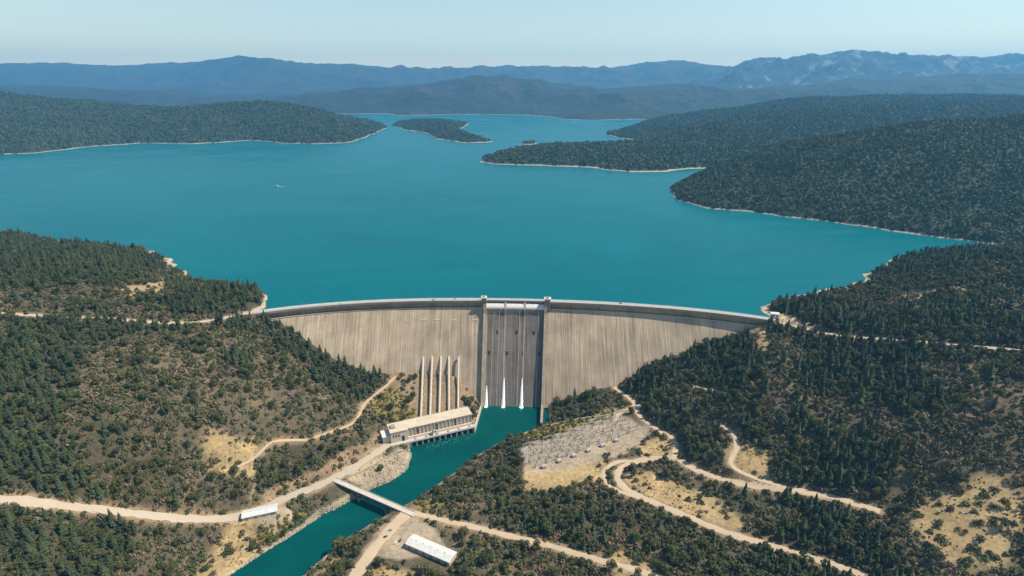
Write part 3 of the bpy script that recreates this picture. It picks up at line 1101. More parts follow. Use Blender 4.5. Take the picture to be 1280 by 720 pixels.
# training walls
for xa, xb in ((SPL - 4, SPL), (SPR, SPR + 4)):
    h = 10.0
    f = lambda z: face_off(z) + h
    ext = 0 if xa < 0 else 46
    prof = [(-2.0, -1.7), (-2.0, -158), (f(-150) + ext, -158), (f(-150) + ext, -140), (f(-142), -138), (f(-40), -40), (18.5, -19), (15.0, -10), (12.0, -1.7)]
    if xa < 0:
        prof = [(-2.0, -1.7), (-2.0, -158), (f(-150) - 2, -158), (f(-150) - 2, -150), (f(-40), -40), (18.5, -19), (15.0, -10), (12.0, -1.7)]
    prism(xa, xb, prof).build('training_wall', 'wall_concrete', dam)
# elevator towers
for x, wd in ((SPL - 3.2, 4.2), (SPR + 5.2, 5.2)):
    tw = prism(x - wd, x + wd, [(3.0, -13), (12.5, -13), (12.5, 7.2), (3.0, 7.2)]).build('elevator_tower', 'wall_concrete', dam)
    prism(x - wd - 0.7, x + wd + 0.7, [(2.4, 7.2), (13.2, 7.2), (13.2, 8.4), (2.4, 8.4)]).build('cap', 'parapet_white', tw)
    prism(x - wd * 0.5, x + wd * 0.5, [(4.8, 8.4), (10.6, 8.4), (10.6, 10.0), (4.8, 10.0)]).build('roof_house', 'wall_concrete', tw)
    for k in (-1, 0, 1):
        prism(x + k * wd * 0.55 - 0.5, x + k * wd * 0.55 + 0.5, [(12.3, -8), (12.56, -8), (12.56, 4.5), (12.3, 4.5)]).build('window', 'dark_glass', tw)
# outlets through the spillway
for pxx, zz in ((623, -48), (647, -48), (669, -48), (612.5, -77), (635.5, -77), (656.5, -77), (677, -77)):
    k = 985 - (CAM[2] and 0) - (48 + zz) * 0.0
    x = (pxx - 640) / F * (983 - 0.8 * (-11 - zz) * cT + (-zz) * sT * 0.55)
    d = face_off(zz) - 1.0
    ho = prism(x - 2.4, x + 2.4, [(d - 5, zz + 3.4), (d - 2.0, zz + 3.4), (d - 1.2, zz + 2.7), (d - 4, zz + 2.2)]).build('outlet', 'spillway_concrete', dam)
    prism(x - 1.9, x + 1.9, [(d - 4, zz + 2.4), (d + 1.0, zz - 2.4), (d + 2.5, zz - 2.4), (d - 1.5, zz + 2.4)]).build('opening', 'dark_opening', ho)

# water released at the foot of the spillway
jets = [(610.3, 478, 4.2), (632.8, 468, 4.6), (656.4, 468, 4.4)]
for i, (pxx, ptop, wd) in enumerate(jets):
    m = MB()
    zt = -121 if i == 0 else -110
    x0 = (pxx - 640) / F * (983 - 0.8 * 105 * cT + 115 * sT)
    n = 14
    for k in range(n + 1):
        t = k / n
        z = zt + (RIVER - zt) * t
        d = face_off(z) - 0.2
        hw = 0.5 + (wd / 2 + 0.8) * t ** 0.8
        for s, e in ((-1, 0.0), (-0.5, 0.9), (0, 1.3), (0.5, 0.9), (1, 0.0)):
            p = cpt(x0 + s * hw * (1 + 0.15 * random.uniform(-1, 1)), d + e * (0.4 + t), z)
            m.v.append(p)
        if k:
            b = (k - 1) * 5
            for j in range(4):
                m.f.append((b + j, b + j + 1, b + 6 + j, b + 5 + j))
    base = len(m.v)
    # foam skirt on the pool
    c0 = cpt(x0, face_off(RIVER) + 0.5, RIVER + 0.05)
    m.v.append((c0[0], c0[1], RIVER + 0.5))
    for k in range(14):
        a = 2 * math.pi * k / 14
        r = random.uniform(2.6, 4.4)
        m.v.append((c0[0] + r * math.cos(a), c0[1] + r * 1.3 * math.sin(a), RIVER + 0.04))
    for k in range(14):
        m.f.append((base, base + 1 + k, base + 1 + (k + 1) % 14))
    o = m.build('water_jet', 'foam', smoothed=True)
    tag(o, ['white water jet at the foot of the spillway, nearest the powerhouse', 'white water jet at the foot of the spillway, middle of three',
            'white water jet at the foot of the spillway, nearest the switchyard'][i], 'water jet', 'water jets at the foot of the spillway')

# ------------------------------------------------------------------ powerhouse
MPH = Matrix(((PH_U[0], -PH_N[0], 0, PH_L[0]), (PH_U[1], -PH_N[1], 0, PH_L[1]), (0, 0, 1, -138), (0, 0, 0, 1)))
pw = empty('powerhouse')
tag(pw, 'long cream concrete powerhouse with flat roof at the foot of the dam', 'powerhouse')
pw.matrix_world = MPH
L_ = PH_LEN
B = lambda *a: MB().box(*a)


def part(name, mat, *a, parent=None):
    return MB().box(*a).build(name, mat, parent or pw)


# local axes: x along the hall, y towards the hill, z up; y = 0 is the deck edge over the river
part('generator_hall', 'powerhouse_wall', 26, L_ - 2, 9, 29, -2, 17)
part('roof', 'cream_roof', 24.5, L_ - 0.5, 7.6, 30.4, 17, 18.1)
part('roof_parapet', 'pale_concrete', 24.6, L_ - 0.6, 29.6, 30.3, 18.1, 18.8)
part('plinth', 'powerhouse_wall', 26, L_ - 2, 6.2, 8.997, -2, 3.2)
sb = part('service_bay', 'powerhouse_wall', 0, 25.9, 5.0, 29, -2, 17.6)
part('roof', 'cream_roof', -0.8, 24.4, 4.2, 29.8, 17.6, 18.6, parent=sb)
part('door', 'dark_opening', 16.2, 20.2, 4.85, 5.2, 0.2, 9.0, parent=sb)
for k in range(3):
    part('window', 'dark_glass', 3 + k * 4, 5 + k * 4, 4.9, 5.2, 9, 13, parent=sb)
an = part('annex', 'powerhouse_wall', -11, -0.003, 9, 26, -2, 10.4)
part('roof', 'parapet_white', -11.8, -0.81, 8.2, 26.8, 10.4, 11.3, parent=an)
part('doorway', 'dark_opening', -11.15, -10.8, 12, 16, 0.2, 5.5, parent=an)
part('roof_hut', 'wall_concrete', 2, 9, 14, 22, 18.6, 21.2)
nb = 17
w_ = (L_ - 28) / nb
for k in range(nb):
    x = 26 + k * w_
    wn_ = part('window', 'dark_glass' if k % 5 == 2 else 'pink_panel', x + 1.3, x + w_ - 1.3, 8.8, 9.2, 4.2, 14.2)
    for r in (6.6, 9.2, 11.7):
        part('glazing_bar', 'powerhouse_wall', x + 1.3, x + w_ - 1.3, 8.65, 8.79, r, r + 0.35, parent=wn_)
for k in range(nb + 1):
    x = 26 + k * w_
    part('pilaster', 'powerhouse_wall', x - 0.7 if k else x + 0.01, x + 0.7 if k < nb else x - 0.01, 8.0, 8.99, 3.21, 16.99)
dk = part('deck', 'pale_concrete', -2, L_ + 1, -1.0, 6.19, -1.6, 0.0)
part('parapet', 'parapet_white', -2, L_ + 1, -1.3, -0.9, -1.7, 1.1, parent=dk)
for k in range(12):
    x = 28 + k * (L_ - 30) / 11
    part('draft_tube_pier', 'wall_concrete', x - 1.2, x + 1.2, -0.6, 6, -12, -1.61)
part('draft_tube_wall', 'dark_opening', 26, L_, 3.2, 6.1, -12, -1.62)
for k in range(6):
    x = 34 + k * 17
    hv = part('hatch', 'galvanised', x, x + 3, 1.5, 4.0, 0.004, 0.9)
part('river_wall', 'pale_concrete', 22, 25.99, -1.25, 6.0, -12, -1.63)
# gantry crane on the deck
gc = empty('gantry_crane')
gc.matrix_world = MPH @ Matrix.Translation((62, 1.0, 0))
tag(gc, 'small steel gantry crane standing on the powerhouse deck', 'crane')
for s in (0, 5):
    for y in (-0.5, 3.5):
        MB().box(s - 0.25, s + 0.25, y - 0.25, y + 0.25, 0.0, 6.5).build('leg', 'galvanised', gc)
MB().box(-0.6, 5.6, -0.8, 3.8, 6.5, 7.4).build('beam', 'galvanised', gc)
MB().box(1.2, 3.8, 0.5, 2.5, 7.41, 8.8).build('hoist', 'pale_steel', gc)

m = MB()
rr_ = random.Random(5)
for k in range(110):
    if k < 70:
        u, w = rr_.uniform(48, PH_LEN), -3 - abs(rr_.gauss(0, 9))
        c0 = ph(u, w)
    else:
        c0 = np.array(cpt(rr_.choice((-42, -10, 24)) + rr_.gauss(0, 4), face_off(RIVER) + 2 + abs(rr_.gauss(0, 7)), 0)[:2])
    L0, W0, a0 = rr_.uniform(0.6, 3.2), rr_.uniform(0.2, 0.7), rr_.gauss(-0.9, 0.6)
    n = len(m.v)
    for j in range(8):
        b0 = 6.283 * j / 8
        x, y = L0 * math.cos(b0) * rr_.uniform(0.7, 1.2), W0 * math.sin(b0) * rr_.uniform(0.7, 1.2)
        m.v.append((c0[0] + x * math.cos(a0) - y * math.sin(a0), c0[1] + x * math.sin(a0) + y * math.cos(a0), RIVER + 0.03 + k * 0.0004))
    m.f.append(tuple(range(n, n + 8)))
tag(m.build('tailrace_foam', 'thin_foam'), 'pale foam flecks drifting off the powerhouse and spillway', 'foam', kind='stuff')

# pale low wall between the spillway pool and the powerhouse
m = MB()
a = np.array([*cpt(SPL - 2, face_off(-147), 0)[:2]])
b = np.array(P(593, 541, RIVER)[:2])
t = (b - a) / np.linalg.norm(b - a)
nn = np.array([-t[1], t[0]]) * 0.9
m.hexa([(*(a - nn), -152), (*(b - nn), -152), (*(b + nn), -152), (*(a + nn), -152), (*(a - nn), -141), (*(b - nn), -138), (*(b + nn), -138), (*(a + nn), -141)])
o = m.build('pool_wall', 'pale_concrete')
tag(o, 'thin pale concrete wall between spillway pool and powerhouse', 'wall')

# ------------------------------------------------------------------ penstocks
pens = PENS
for i, ((ax, ay), (bx, by)) in enumerate(pens):
    zt = -84.0
    A = np.array(P(ax, ay, zt))
    Bp = np.array(P(bx, by, -127))
    A[2] += 0.6
    K = np.array(P(ax * 0.75 + bx * 0.25, 467, -102)) + np.array([0, -0.4, 0.8])
    A2 = A + (A - K) / np.linalg.norm(A - K) * 3 + np.array([0, 3.0, 0])
    A0 = A.copy()
    dirv = (Bp - K) / np.linalg.norm(Bp - K)
    t = (Bp - A)[:2] / np.linalg.norm((Bp - A)[:2])
    root = empty('penstock', tuple(A))
    off = Vector(A)
    m = MB()
    m.tube([Vector(A2) - off, Vector(A) - off, Vector(A + (K - A) * 0.85) - off, Vector(K + (Bp - K) * 0.1) - off, Vector(K + (Bp - K) * 0.65) - off, Vector(Bp) - off, Vector(Bp + np.array([t[0] * 8, t[1] * 8, -6])) - off], 2.0, 14)
    m.build('pipe', 'penstock_steel', root, smoothed=True)
    LL = np.linalg.norm(Bp - K)
    for k in range(1, 7):
        q = K + dirv * LL * k / 6.6
        g = float(height(q[0], q[1]))
        R = Matrix.Translation(Vector((q[0], q[1], 0)) - Vector((off.x, off.y, 0))) @ Matrix.Rotation(math.atan2(t[1], t[0]), 4, 'Z')
        dd, _xx = crest_d(np.array([q[0]]), np.array([q[1]]))
        g = min(g, -11 - (float(dd[0]) - 4) / 0.8) if dd[0] < 95 else g
        g = min(g, q[2] - 2)
        if q[2] - g < 26:
            MB().box(-0.8, 0.8, -2.7, 2.7, g - 3 - off.z, q[2] - 0.6 - off.z, R).build('support_pier', 'wall_concrete', root)
        MB().tube([Vector(q - dirv * 0.5) - off, Vector(q + dirv * 0.5) - off], 2.25, 14).build('ring', 'penstock_steel', root)
    tag(root, ['pale penstock pipe above the powerhouse, first from the hillside', 'pale penstock pipe above the powerhouse, second from the hillside', 'pale penstock pipe above the powerhouse, middle of five',
               'pale penstock pipe above the powerhouse, second from the spillway', 'pale penstock pipe above the powerhouse, nearest the spillway'][i], 'pipe', 'penstocks above the powerhouse')

# ------------------------------------------------------------------ bridge over the river
A = np.array(P(419, 600, -133.6))
Bq = np.array(P(513, 641, -133.6))
LB = float(np.linalg.norm((Bq - A)[:2])) + 6
ang = math.atan2(Bq[1] - A[1], Bq[0] - A[0])
br = empty('bridge', (A[0], A[1], -133.6), ang)
tag(br, 'pale road bridge on dark steel trusses crossing the green river', 'bridge')
part('deck', 'pale_concrete', -2, LB, -3.9, 3.9, -0.9, 0.0, parent=br)
for s in (-1, 1):
    part('railing', 'parapet_white', -2, LB, s * 3.7 - 0.15, s * 3.7 + 0.15, 0.001, 1.0, parent=br)
    m = MB()
    npan = 14
    pl = (LB - 4) / npan
    y = s * 3.0
    part('girder', 'bridge_steel', 0.5, LB - 4.5, y - 0.2, y + 0.2, -5.6, -1.91, parent=br)
    m.box(0, LB - 4, y - 0.35, y + 0.35, -1.9, -0.91)
    m.box(0, LB - 4, y - 0.4, y + 0.4, -8.0, -7.1)
    for k in range(npan):
        x0 = k * pl
        m.tube([(x0, y, -7.2), (x0, y, -1.8)], 0.35, 4)
        m.tube([(x0, y, -1.8 if k % 2 else -7.2), (x0 + pl, y, -7.2 if k % 2 else -1.8)], 0.42, 4)
    m.build('truss', 'bridge_steel', br)
for x in (LB * 0.33, LB * 0.68):
    pr = part('pier', 'wall_concrete', x - 1.5, x + 1.5, -4.6, 4.6, -20, -8.02, parent=br)
for x in (-3.5, LB - 4):
    part('abutment', 'wall_concrete', x, x + 4, -5.5, 5.5, -12, -0.92, parent=br)

# ------------------------------------------------------------------ long sheds


def gable_shed(name, c, ang, lx, ly, h, ridge, label, z):
    r = empty(name, (c[0], c[1], z), ang)
    tag(r, label, 'building')
    MB().box(-lx / 2, lx / 2, -ly / 2, ly / 2, -1.5, h).build('wall', 'powerhouse_wall', r)
    for s in (-1, 1):
        m = MB()
        e = 0.8
        m.hexa([(-lx / 2 - e, 0, h + ridge), (lx / 2 + e, 0, h + ridge), (lx / 2 + e, s * (ly / 2 + e), h - 0.1), (-lx / 2 - e, s * (ly / 2 + e), h - 0.1),
                (-lx / 2 - e, 0, h + ridge + 0.3), (lx / 2 + e, 0, h + ridge + 0.3), (lx / 2 + e, s * (ly / 2 + e), h + 0.2), (-lx / 2 - e, s * (ly / 2 + e), h + 0.2)])
        m.build('roof_slope', 'white_paint', r)
    for xx in (-1, 1):
        m = MB()
        x = xx * (lx / 2 - 0.01)
        m.v = [(x, -ly / 2, h), (x, ly / 2, h), (x, 0, h + ridge)]
        m.f = [(0, 1, 2)]
        m.build('gable', 'powerhouse_wall', r)
    nd = max(2, int(lx / 9))
    for k in range(nd):
        x = -lx / 2 + (k + 0.5) * lx / nd
        MB().box(x - 1.8, x + 1.8, -ly / 2 - 0.1, -ly / 2 + 0.1, -0.2, h * 0.75).build('door', 'galvanised', r)
    for k in range(nd - 1):
        x = -lx / 2 + (k + 1) * lx / nd
        MB().box(x - 0.5, x + 0.5, -0.5, 0.5, h + ridge - 0.1, h + ridge + 1.0).build('roof_vent', 'pale_steel', r)


s0 = np.array(P(512, 673, -127))
s1 = np.array(P(566, 696, -127))
cc = (s0 + s1) / 2
gable_shed('long_shed', cc[:2], math.atan2(*(s1 - s0)[1::-1]), float(np.linalg.norm((s1 - s0)[:2])), 15, 6, 1.6, 'long white roofed shed beside the yard at the bridge end', -133.8)
s0 = np.array(P(303, 643, -129))
s1 = np.array(P(346, 634, -129))
cc = (s0 + s1) / 2
gable_shed('river_shed', cc[:2], math.atan2(*(s1 - s0)[1::-1]), float(np.linalg.norm((s1 - s0)[:2])), 13, 5, 1.2, 'short white roofed shed beside the paved river road', -134.2)
# flat roofed hut where the roads meet above the switchyard
q = drop(800, 509)
hut = empty('hut', (q[0], q[1], float(height(q[0], q[1]))), 0.5)
tag(hut, 'small white flat roofed hut at the road junction above the switchyard', 'hut')
part('wall', 'powerhouse_wall', -4, 4, -3, 3, -1, 3.4, parent=hut)
part('roof', 'white_paint', -4.6, 4.6, -3.6, 3.6, 3.4, 3.8, parent=hut)
part('door', 'dark_opening', -0.8, 0.8, -3.1, -2.9, 0, 2.3, parent=hut)
# gatehouse at the far end of the crest road
xg = XR - 4
q = cpt(xg, -14, 0)
gh = empty('gatehouse', (q[0] + 6, q[1], 0.0), -0.2)
tag(gh, 'small white gatehouse at the end of the crest road by the wooded abutment', 'building')
part('wall', 'parapet_white', -6, 6, -4, 4, -4, 4.6, parent=gh)
part('roof', 'white_paint', -7, 7, -5, 5, 4.6, 5.2, parent=gh)
part('window', 'dark_glass', -4.5, -1, -4.1, -3.9, 1.2, 3.2, parent=gh)
part('door', 'dark_opening', 1.5, 3.5, -4.1, -3.9, 0.0, 2.6, parent=gh)

# retaining wall above the spillway pool bank
wp = resample([(*P(x, y, z)[:2], z) for x, y, z in [(653, 548, -143), (690, 537, -140), (720, 529, -135), (750, 522, -129), (786, 513, -121)]], 8)
m = MB()
for i in range(len(wp) - 1):
    a, b = wp[i], wp[i + 1]
    t = (b - a)[:2] / np.linalg.norm((b - a)[:2])
    nn = np.array([-t[1], t[0]]) * 0.5
    ha, hb = float(height(a[0], a[1])) + 2.2, float(height(b[0], b[1])) + 2.2
    m.hexa([(*(a[:2] - nn), ha - 7), (*(b[:2] - nn), hb - 7), (*(b[:2] + nn), hb - 7), (*(a[:2] + nn), ha - 7), (*(a[:2] - nn), ha), (*(b[:2] - nn), hb), (*(b[:2] + nn), hb), (*(a[:2] + nn), ha)])
tag(m.build('retaining_wall', 'pale_concrete'), 'low pale retaining wall climbing the bank between pool and switchyard', 'wall')
# parapet wall along the river road
m = MB()
wp = resample([(*P(x, y, -134.5)[:2], -134.5) for x, y in [(512, 558), (490, 565), (470, 577), (452, 588), (432, 597)]], 8)
for i in range(len(wp) - 1):
    a, b = wp[i], wp[i + 1]
    t = (b - a)[:2] / np.linalg.norm((b - a)[:2])
    nn = np.array([-t[1], t[0]]) * 0.4
    ha, hb = float(height(a[0], a[1])) + 1.2, float(height(b[0], b[1])) + 1.2
    m.hexa([(*(a[:2] - nn), ha - 4), (*(b[:2] - nn), hb - 4), (*(b[:2] + nn), hb - 4), (*(a[:2] + nn), ha - 4), (*(a[:2] - nn), ha), (*(b[:2] - nn), hb), (*(b[:2] + nn), hb), (*(a[:2] + nn), ha)])
tag(m.build('road_wall', 'wall_concrete'), 'low grey wall along the river side of the paved road', 'wall')

# ------------------------------------------------------------------ switchyard
SA = np.array(P(657, 578, -127)[:2])
SB = np.array(P(797, 530, -123)[:2])
su = (SB - SA) / np.linalg.norm(SB - SA)
sv = np.array([-su[1], su[0]])
sang = math.atan2(su[1], su[0])
slen = float(np.linalg.norm(SB - SA))


def lattice(m, x, y, z0, z1, w):
    for sx in (-1, 1):
        for sy in (-1, 1):
            m.tube([(x + sx * w, y + sy * w, z0), (x + sx * w * 0.55, y + sy * w * 0.55, z1)], 0.10, 4, False)
    n = int((z1 - z0) / 2.4)
    for k in range(n):
        za, zb = z0 + (z1 - z0) * k / n, z0 + (z1 - z0) * (k + 1) / n
        wa = w * (1 - 0.45 * k / n)
        wb = w * (1 - 0.45 * (k + 1) / n)
        for sx in (-1, 1):
            m.tube([(x - wa, y + sx * wa, za), (x + wb, y + sx * wb, zb)], 0.09, 3, False)
            m.tube([(x + sx * wa, y - wa, za), (x + sx * wb, y + wb, zb)], 0.09, 3, False)


gm = []
for span, h in ((15, 6.5), (13, 5)):
    post = MB()
    lattice(post, 0, 0, -1.5, h, 0.7)
    beam = MB()
    for yy in (-0.5, 0.5):
        for zz in (0, 1.0):
            beam.tube([(0, yy, zz), (span, yy, zz)], 0.10, 4, False)
    for k in range(9):
        beam.tube([(k * span / 9, -0.5, 0), ((k + 1) * span / 9, -0.5, 1.0)], 0.09, 3, False)
        beam.tube([(k * span / 9, 0.5, 1.0), ((k + 1) * span / 9, 0.5, 0)], 0.09, 3, False)
    gm.append((post.mesh('post', 'galvanised'), beam.mesh('beam', 'galvanised'), span, h))
ins = MB()
ins.tube([(0, 0, -1.5), (0, 0, 2.4)], 0.28, 6)
for k in range(5):
    ins.tube([(0, 0, 2.4 + k * 0.55), (0, 0, 2.7 + k * 0.55)], 0.45, 8)
ins_me = ins.mesh('breaker', 'pale_steel')
tr = MB()
tr.box(-3, 3, -2, 2, -1, 4.2)
for k in range(6):
    tr.box(-2.8 + k, -2.4 + k, -3.0, -2.0, 0.3, 3.6)
tr_me = tr.mesh('tank', 'pale_steel')
bush = MB()
for x in (-1.8, 0, 1.8):
    bush.tube([(x, 0, 4.2), (x * 1.25, 0, 6.6)], [0.35, 0.15], 7)
bush_me = bush.mesh('bushing', 'pale_steel')
rows = [-14, -8, -2, 4, 10, 16, 22, 28, 34, 40]
for ri, v in enumerate(rows):
    phase = random.uniform(-8, 9)
    for k in range(10):
        u = 6 + k * 17.5 + phase
        if u + 17 > slen + 6 or random.random() < 0.08:
            continue
        u += random.uniform(-3, 3)
        post, beam, span, h = gm[(ri + k) % 2]
        p = SA + su * u + sv * v
        z = float(height(p[0], p[1]))
        e = SA + su * (u + span) + sv * v
        if poly_sd(np.array([p[0]]), np.array([p[1]]), SWPOLY)[0] < -6 or poly_sd(np.array([e[0]]), np.array([e[1]]), SWPOLY)[0] < -8:
            continue
        z = (z + float(height(e[0], e[1]))) / 2
        g = empty('gantry', (p[0], p[1], z), sang)
        tag(g, 'grey steel lattice gantry standing on the gravel switchyard', 'gantry', 'gantries in the switchyard')
        place('post', post, g)
        place('post', post, g, Matrix.Translation((span, 0, 0)))
        place('beam', beam, g, Matrix.Translation((0, 0, h - 1)))
for ri, v in enumerate([-11, -5, 1, 7, 13, 19, 25, 31, 37]):
    for k in range(22):
        u = 8 + k * 7.5
        p = SA + su * u + sv * v
        if u > slen or poly_sd(np.array([p[0]]), np.array([p[1]]), SWPOLY)[0] < 1:
            continue
        o = place('breaker', ins_me, None)
        o.location = (p[0], p[1], float(height(p[0], p[1])))
        tag(o, 'slim grey breaker column standing between the switchyard gantries', 'breaker', 'breakers in the switchyard')
for k in range(6):
    p = SA + su * (18 + k * 24) + sv * (-19)
    if poly_sd(np.array([p[0]]), np.array([p[1]]), SWPOLY)[0] < -2:
        continue
    g = empty('transformer', (p[0], p[1], float(height(p[0], p[1]))), sang)
    tag(g, 'grey finned transformer along the open edge of the switchyard', 'transformer', 'transformers in the switchyard')
    place('tank', tr_me, g)
    place('bushing', bush_me, g)
# two lattice towers that carry the lines away
for i, (pxx, pyy, h, lab) in enumerate([(657, 580, 26, 'tall lattice tower at the river end of the switchyard'), (768, 528, 24, 'tall lattice tower beside the road to the dam foot')]):
    q = drop(pxx, pyy)
    g = empty('pylon', (q[0], q[1], float(height(q[0], q[1]))), sang + 0.6)
    tag(g, lab, 'pylon')
    m = MB()
    lattice(m, 0, 0, -1, h, 2.6)
    m.build('mast', 'pale_steel', g)
    for zz, ww in ((h - 1, 4.5), (h - 5, 6.0), (h - 9, 5.0)):
        m = MB()
        m.tube([(-ww, 0, zz + 0.2), (0, 0, zz + 1.0), (ww, 0, zz + 0.2)], 0.13, 4)
        m.tube([(-ww, 0, zz + 0.2), (ww, 0, zz + 0.1)], 0.13, 4)
        m.build('crossarm', 'pale_steel', g)

# ------------------------------------------------------------------ vehicles


def car_meshes():
    body = MB()
    prof = [(-2.2, 0.35), (2.2, 0.35), (2.25, 0.8), (1.3, 0.95), (-2.1, 1.0), (-2.25, 0.7)]
    for y in (-0.9, 0.9):
        body.v += [(x, y, z) for x, z in prof]
    n = len(prof)
    body.f = [tuple(range(n)), tuple(range(2 * n - 1, n - 1, -1))] + [(i, (i + 1) % n, n + (i + 1) % n, n + i)[::-1] for i in range(n)]
    cab = MB()
    cab.hexa([(-1.7, -0.82, 0.98), (1.1, -0.82, 0.94), (1.1, 0.82, 0.94), (-1.7, 0.82, 0.98), (-1.2, -0.66, 1.5), (0.4, -0.66, 1.5), (0.4, 0.66, 1.5), (-1.2, 0.66, 1.5)])
    roof = MB()
    roof.box(-1.2, 0.4, -0.68, 0.68, 1.502, 1.56)
    wheel = MB()
    wheel.tube([(0, -0.12, 0), (0, 0.12, 0)], 0.34, 12)
    return body, cab, roof, wheel


cb, cc_, cr_, cw_ = car_meshes()
car_cab = cc_.mesh('windows', 'dark_glass')
car_wheel = cw_.mesh('wheel', 'rubber')
car_body = {c: (cb.mesh('body', c), cr_.mesh('roof', c)) for c in ('car_white', 'car_dark', 'car_red', 'car_silver')}


def car(loc, rz, colour, label, group=None):
    r = empty('car', loc, rz)
    tag(r, label, 'car', group)
    place('body', car_body[colour][0], r)
    place('roof', car_body[colour][1], r)
    place('windows', car_cab, r)
    for x in (-1.35, 1.4):
        for y in (-0.85, 0.85):
            place('wheel', car_wheel, r, Matrix.Translation((x, y, 0.34)))


for (pxx, pyy), rz, c, lab in [((482, 672), 0.6, 'car_dark', 'dark car parked in the yard, nearest the river'), ((500, 677), 1.2, 'car_dark', 'dark car parked in the yard close to the long shed'),
                               ((488, 664), 0.2, 'car_silver', 'silver car parked in the yard behind a dark car'), ((494, 680), 1.0, 'car_white', 'white car parked in the yard between dark cars'),
                               ((476, 552), 0.4, 'car_white', 'white car on the river road outside the powerhouse annex')]:
    q = drop(pxx, pyy)
    car((q[0], q[1], float(height(q[0], q[1])) + 0.32), rz, c, lab)
for x, d, c, lab in [(-140, 1.8, 'car_dark', 'dark car on the crest road above the penstocks'), (-102, -1.8, 'car_silver', 'silver car on the crest road near the spillway tower'),
                     (-300, 1.8, 'car_white', 'white car on the crest road near the hillside end'), (190, -1.8, 'car_red', 'red car on the crest road beyond the spillway')]:
    q = cpt(x, d, 0.0)
    _, _, tt = frame(x)
    car((q[0], q[1], 0.005), math.atan2(tt[1], tt[0]), c, lab)

# houseboat with its wake
bq = P(346, 233, LAKE)
bt = empty('houseboat', (bq[0], bq[1], LAKE), 2.9)
tag(bt, 'small white houseboat crossing the open lake', 'boat')
m = MB()
m.hexa([(-7, -2.0, -0.4), (6, -2.0, -0.4), (6, 2.0, -0.4), (-7, 2.0, -0.4), (-7.5, -2.4, 0.9), (7.5, -2.4, 0.9), (7.5, 2.4, 0.9), (-7.5, 2.4, 0.9)])
m.build('hull', 'white_paint', bt)
part('cabin', 'white_paint', -5.5, 4.0, -2.0, 2.0, 0.9, 3.4, parent=bt)
part('window_band', 'dark_glass', -5.0, 3.5, -2.05, 2.05, 1.9, 2.8, parent=bt)
part('roof', 'white_paint', -6.5, 5.5, -2.4, 2.4, 3.4, 3.6, parent=bt)
m = MB()
for s in (-1, 1):
    n = len(m.v)
    for k in range(9):
        t = k / 8
        m.v += [(-7 - 26 * t, s * (1.0 + 4.0 * t), 0.05), (-7 - 26 * t, s * (2.0 + 5.2 * t * (1 - 0.3 * t)), 0.05)]
    for k in range(8):
        m.f.append((n + 2 * k, n + 2 * k + 1, n + 2 * k + 3, n + 2 * k + 2))
wk = m.build('boat_wake', 'foam')
wk.location = (bq[0], bq[1], LAKE)
wk.rotation_euler = (0, 0, 2.9)
tag(wk, 'white wake trailing behind the houseboat', 'wake', kind='stuff')

# ------------------------------------------------------------------ plants: prototypes


def leaf_quads(m, p, nrm, size, r):
    u = Vector((r.gauss(0, 1), r.gauss(0, 1), r.gauss(0, 1)))
    n = (nrm + u * 0.55).normalized()
    a = n.orthogonal().normalized()
    a.rotate(Matrix.Rotation(r.uniform(0, 6.28), 3, n))
    b = n.cross(a)
    s = size * r.uniform(0.7, 1.3)
    t = s * r.uniform(0.5, 0.9)
    k = len(m.v)
    m.v += [tuple(p - a * s - b * t * 0.4), tuple(p + b * t * -1.0 + a * s * 0.2), tuple(p + a * s), tuple(p + b * t + a * s * -0.1)]
    m.f.append((k, k + 1, k + 2, k + 3))


def pine_proto(seed, h=20.0, rad=3.6):
    r = random.Random(seed)
    tr_ = MB()
    tr_.tube([(0, 0, -1.5), (0.1, 0, h * 0.5), (0, 0.05, h * 0.97)], [0.42, 0.28, 0.05], 6)
    m = MB()
    lev = 17
    for i in range(lev):
        t = i / (lev - 1)
        z = h * (0.12 + 0.86 * t)
        R = rad * (1 - t) ** 0.8 * r.uniform(0.75, 1.15) + 0.25
        nbr = 9 if t < 0.7 else 6
        ph_ = r.uniform(0, 6.28)
        for k in range(nbr):
            if r.random() < 0.10:
                continue
            a = ph_ + 6.283 * k / nbr + r.uniform(-0.25, 0.25)
            L = R * r.uniform(0.6, 1.2)
            dv = Vector((math.cos(a), math.sin(a), 0))
            side = Vector((-dv.y, dv.x, 0))
            z0 = z + r.uniform(-0.3, 0.3)
            tip = dv * L + Vector((0, 0, z0 - 0.28 * L))
            root = Vector((0, 0, z0))
            w = 0.42 * L + 0.2
            n = len(m.v)
            midp = dv * L * 0.55 + Vector((0, 0, z0 - 0.05 * L))
            m.v += [tuple(root), tuple(midp + side * w + Vector((0, 0, -0.35))), tuple(tip), tuple(midp - side * w + Vector((0, 0, -0.35))), tuple(midp + Vector((0, 0, 0.45)))]
            m.f += [(n, n + 1, n + 4), (n + 1, n + 2, n + 4), (n + 2, n + 3, n + 4), (n + 3, n, n + 4)]
    return tr_.mesh('trunk', 'bark'), m.mesh('crown', 'pine_needles')


